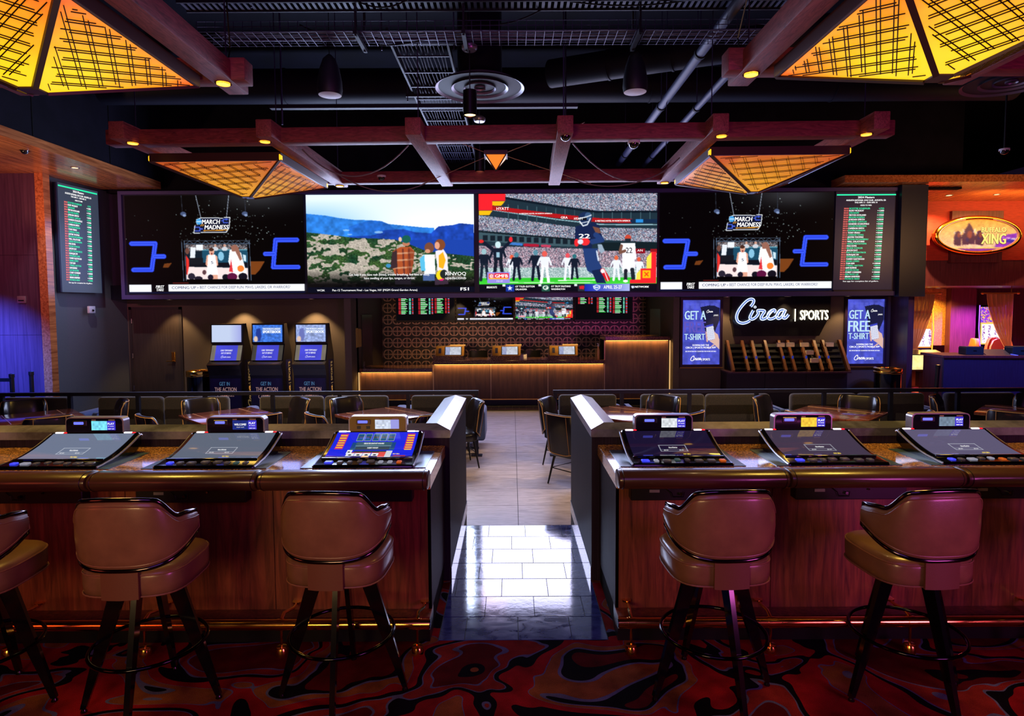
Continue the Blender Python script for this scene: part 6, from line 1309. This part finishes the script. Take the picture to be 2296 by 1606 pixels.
t = thing('low_game_table', 'low dark machine with glowing yellow panel beside the end wall', 'game machine', (at(2070, 800, 14.6).x, 14.6, LZ)); MB().prism([(-.1, .62), (-.14, 1.02), (.2, 1.1), (.25, .62)], 'x', -.42, .42).build('cabinet', black, t); MB().box(-.09, -.02, .25, .09, .12, .62).build('pedestal', black, t); MB().box(-.35, -.2, 0, .35, .2, .03).box(-.05, -.05, .03, .05, .05, .25).build('base', black, t)
sf = Surf((0, 0, 100, 50), (-.36, -.145, 1.0), (.36, -.145, 1.0), (-.36, -.105, .66)); c = Canvas(30, 14, (0, 0, 100, 50), (255, 236, 150)); c.a *= (.85 + .25*c.noise(2))[..., None]; picture('lit_panel', c, sf, t, 1.3, .01)
for k, (px, Y, a, lb) in enumerate(((2158, 16.2, 70, 'orange leather chair left of the others beyond the desk'), (2203, 16.6, 20, 'orange leather chair in the middle beyond the desk'), (2232, 16.0, -10, 'tan tufted chair in front of the slot machine'))):
    t = thing('casino_chair', lb, 'chair', (at(px, 780, Y).x, Y, LZ), R(a), 'orange chairs beyond the desk'); t.scale = (1.16, 1.16, 1.16); om = M('orange_leather', (206, 120, 50) if k < 2 else (206, 150, 110), .45)
    rr = [[(.23*math.sin(R(q))*kz, -.22 + .05*math.cos(R(q)) - .1*(z - .6), z) for q in range(-80, 81, 20)] + [(.23*math.sin(R(q))*kz, -.16 + .05*math.cos(R(q)) - .1*(z-.6), z) for q in range(80, -81, -20)] for z, kz in ((.5, .9), (.7, 1), (.95, .95), (1.08, .75), (1.12, .45))]
    MB().loft(rr).build('backrest', om, t, 60); MB().rbox(-.24, -.2, .44, .24, .22, .54, .04, 3).build('seat', om, t, 40); MB().cyl((0, 0, .03), (0, 0, .44), .04, n=12).lathe([(.22, 0), (.22, .02), (.05, .04)], 20).build('pedestal', chrome, t, 40)
# host desk
t = thing('host_desk', 'dark navy host desk with wooden top near the right picture edge', 'desk', (8.33, 12.0, LZ), R(-7)); MB().box(0, 0, 0, 3.2, .05, 1.14).build('front_panel', M('navy_panel', (44, 44, 92), .5, var=((40, 40, 3), .4), col2=(36, 36, 78)), t); MB().box(0, .05, 0, .05, .75, 1.14).build('side_panel', plum, t); MB().rbox(-.04, -.05, 1.14, 3.24, .80, 1.19, .006, 1).build('top', plum, t); MB().box(.05, .05, 0, 3.2, .7, .08).build('plinth', black, t)
dk = M('teal_black_plastic', (34, 58, 76), .35)
c7, s7 = math.cos(R(-7)), math.sin(R(-7)); dp = lambda x, y: (8.33 + x*c7 - y*s7, 12.0 + x*s7 + y*c7, LZ + 1.19)
for x, y, w_, h, lb in ((.62, .25, .16, .14, 'small dark box at the left on the host desk'), (1.43, .20, .17, .15, 'small dark box at the right on the host desk')):
    o = thing('desk_box', lb, 'box', dp(x, y), R(-7), 'dark boxes on the host desk'); MB().rbox(-w_, -.12, 0, w_, .14, h, .008, 1).build('case', dk, o); MB().box(-w_ + .01, -.11, h, w_ - .01, .13, h + .015).build('lid', dk, o); MB().box(-.03, -.125, h*.5, .03, -.12, h*.62).build('slot', black, o)
o = thing('flat_monitor', 'low tilted monitor lying between the boxes on the host desk', 'monitor', dp(1.02, .2), R(-7)); MB().prism([(-.12, 0), (.12, .10), (.14, .08), (-.1, 0)], 'x', -.22, .22).build('panel', dk, o); MB().bar((.2, -.12, .02), (.30, -.18, .0), .02, .012).build('blue_edge', E('blue_glow_edge', (80, 90, 255), 1.6), o)
def stanchion(px, Y, label, lean=0):
    t = thing('barrier_post', label, 'barrier post', (at(px, 880, Y).x, Y, LZ), 0, 'black queue barrier posts'); MB().cyl((0, 0, .03), (lean, 0, 1.0), .035, n=14).build('post', black, t, 40); MB().lathe([(.17, 0), (.17, .02), (.05, .04)], 24).build('base', black, t, 40); MB().lathe([(.042, 1.0), (.042, 1.06), (.02, 1.07)], 14, (lean, 0, 0)).build('belt_head', black, t, 40)
    return t
stanchion(2096, 11.4, 'black barrier post left of the host desk', .04); s0 = stanchion(28, 10.6, 'black barrier post nearest the left picture edge'); MB().box(-2.5, -.004, .93, 0, .004, .99).build('belt', black, s0); stanchion(72, 11.0, 'black barrier post in front of the blue lit column')
# coloured light: washes on the left column, then unseen lamps added for desk and soffits
spot('blue_column_wash', (-9.9, 8.9, 3.4), (-9.3, 11.4, .5), (.05, .12, 1.0), 6000, 50, 1.0)
spot('violet_column_wash', (-7.4, 7.6, 3.2), (-9.0, 11.4, 3.2), (.8, .08, .4), 260, 70, 1.0)
spot('amber_soffit_wash', (-8.1, 10.6, 3.4), (-8.3, 11.6, 4.4), (1, .5, .2), 20, 110, .8)
spot('blue_end_wash', (7.9, 11.2, 2.2), (7.9, 13.4, 1.0), (.05, .15, 1.0), 60, 60, .8)
spot('blue_desk_wash', (8.6, 8.8, 3.6), (9.4, 12.0, .6), (.12, .16, 1.0), 500, 60, .8)  # unseen lamp added to brighten the desk front
area('added_amber_uplight', (12.5, 13.6, 4.05), (12.5, 14.0, 4.44), 5.0, (1, .5, .12), 60, .5)  # unseen uplight added to turn the soffit underside orange
area('amber_fascia_wash', (9.0, 10.0, 3.4), (9.2, 12.5, 4.5), .8, (1, .5, .2), 40)  # unseen lamp added to brighten the right fascia
spot('added_soffit_uplight_left', (-7.9, 8.0, 3.2), (-8.0, 10.0, 4.44), (1, .6, .3), 120, 130, .9)  # unseen spot added to brighten the left soffit wood
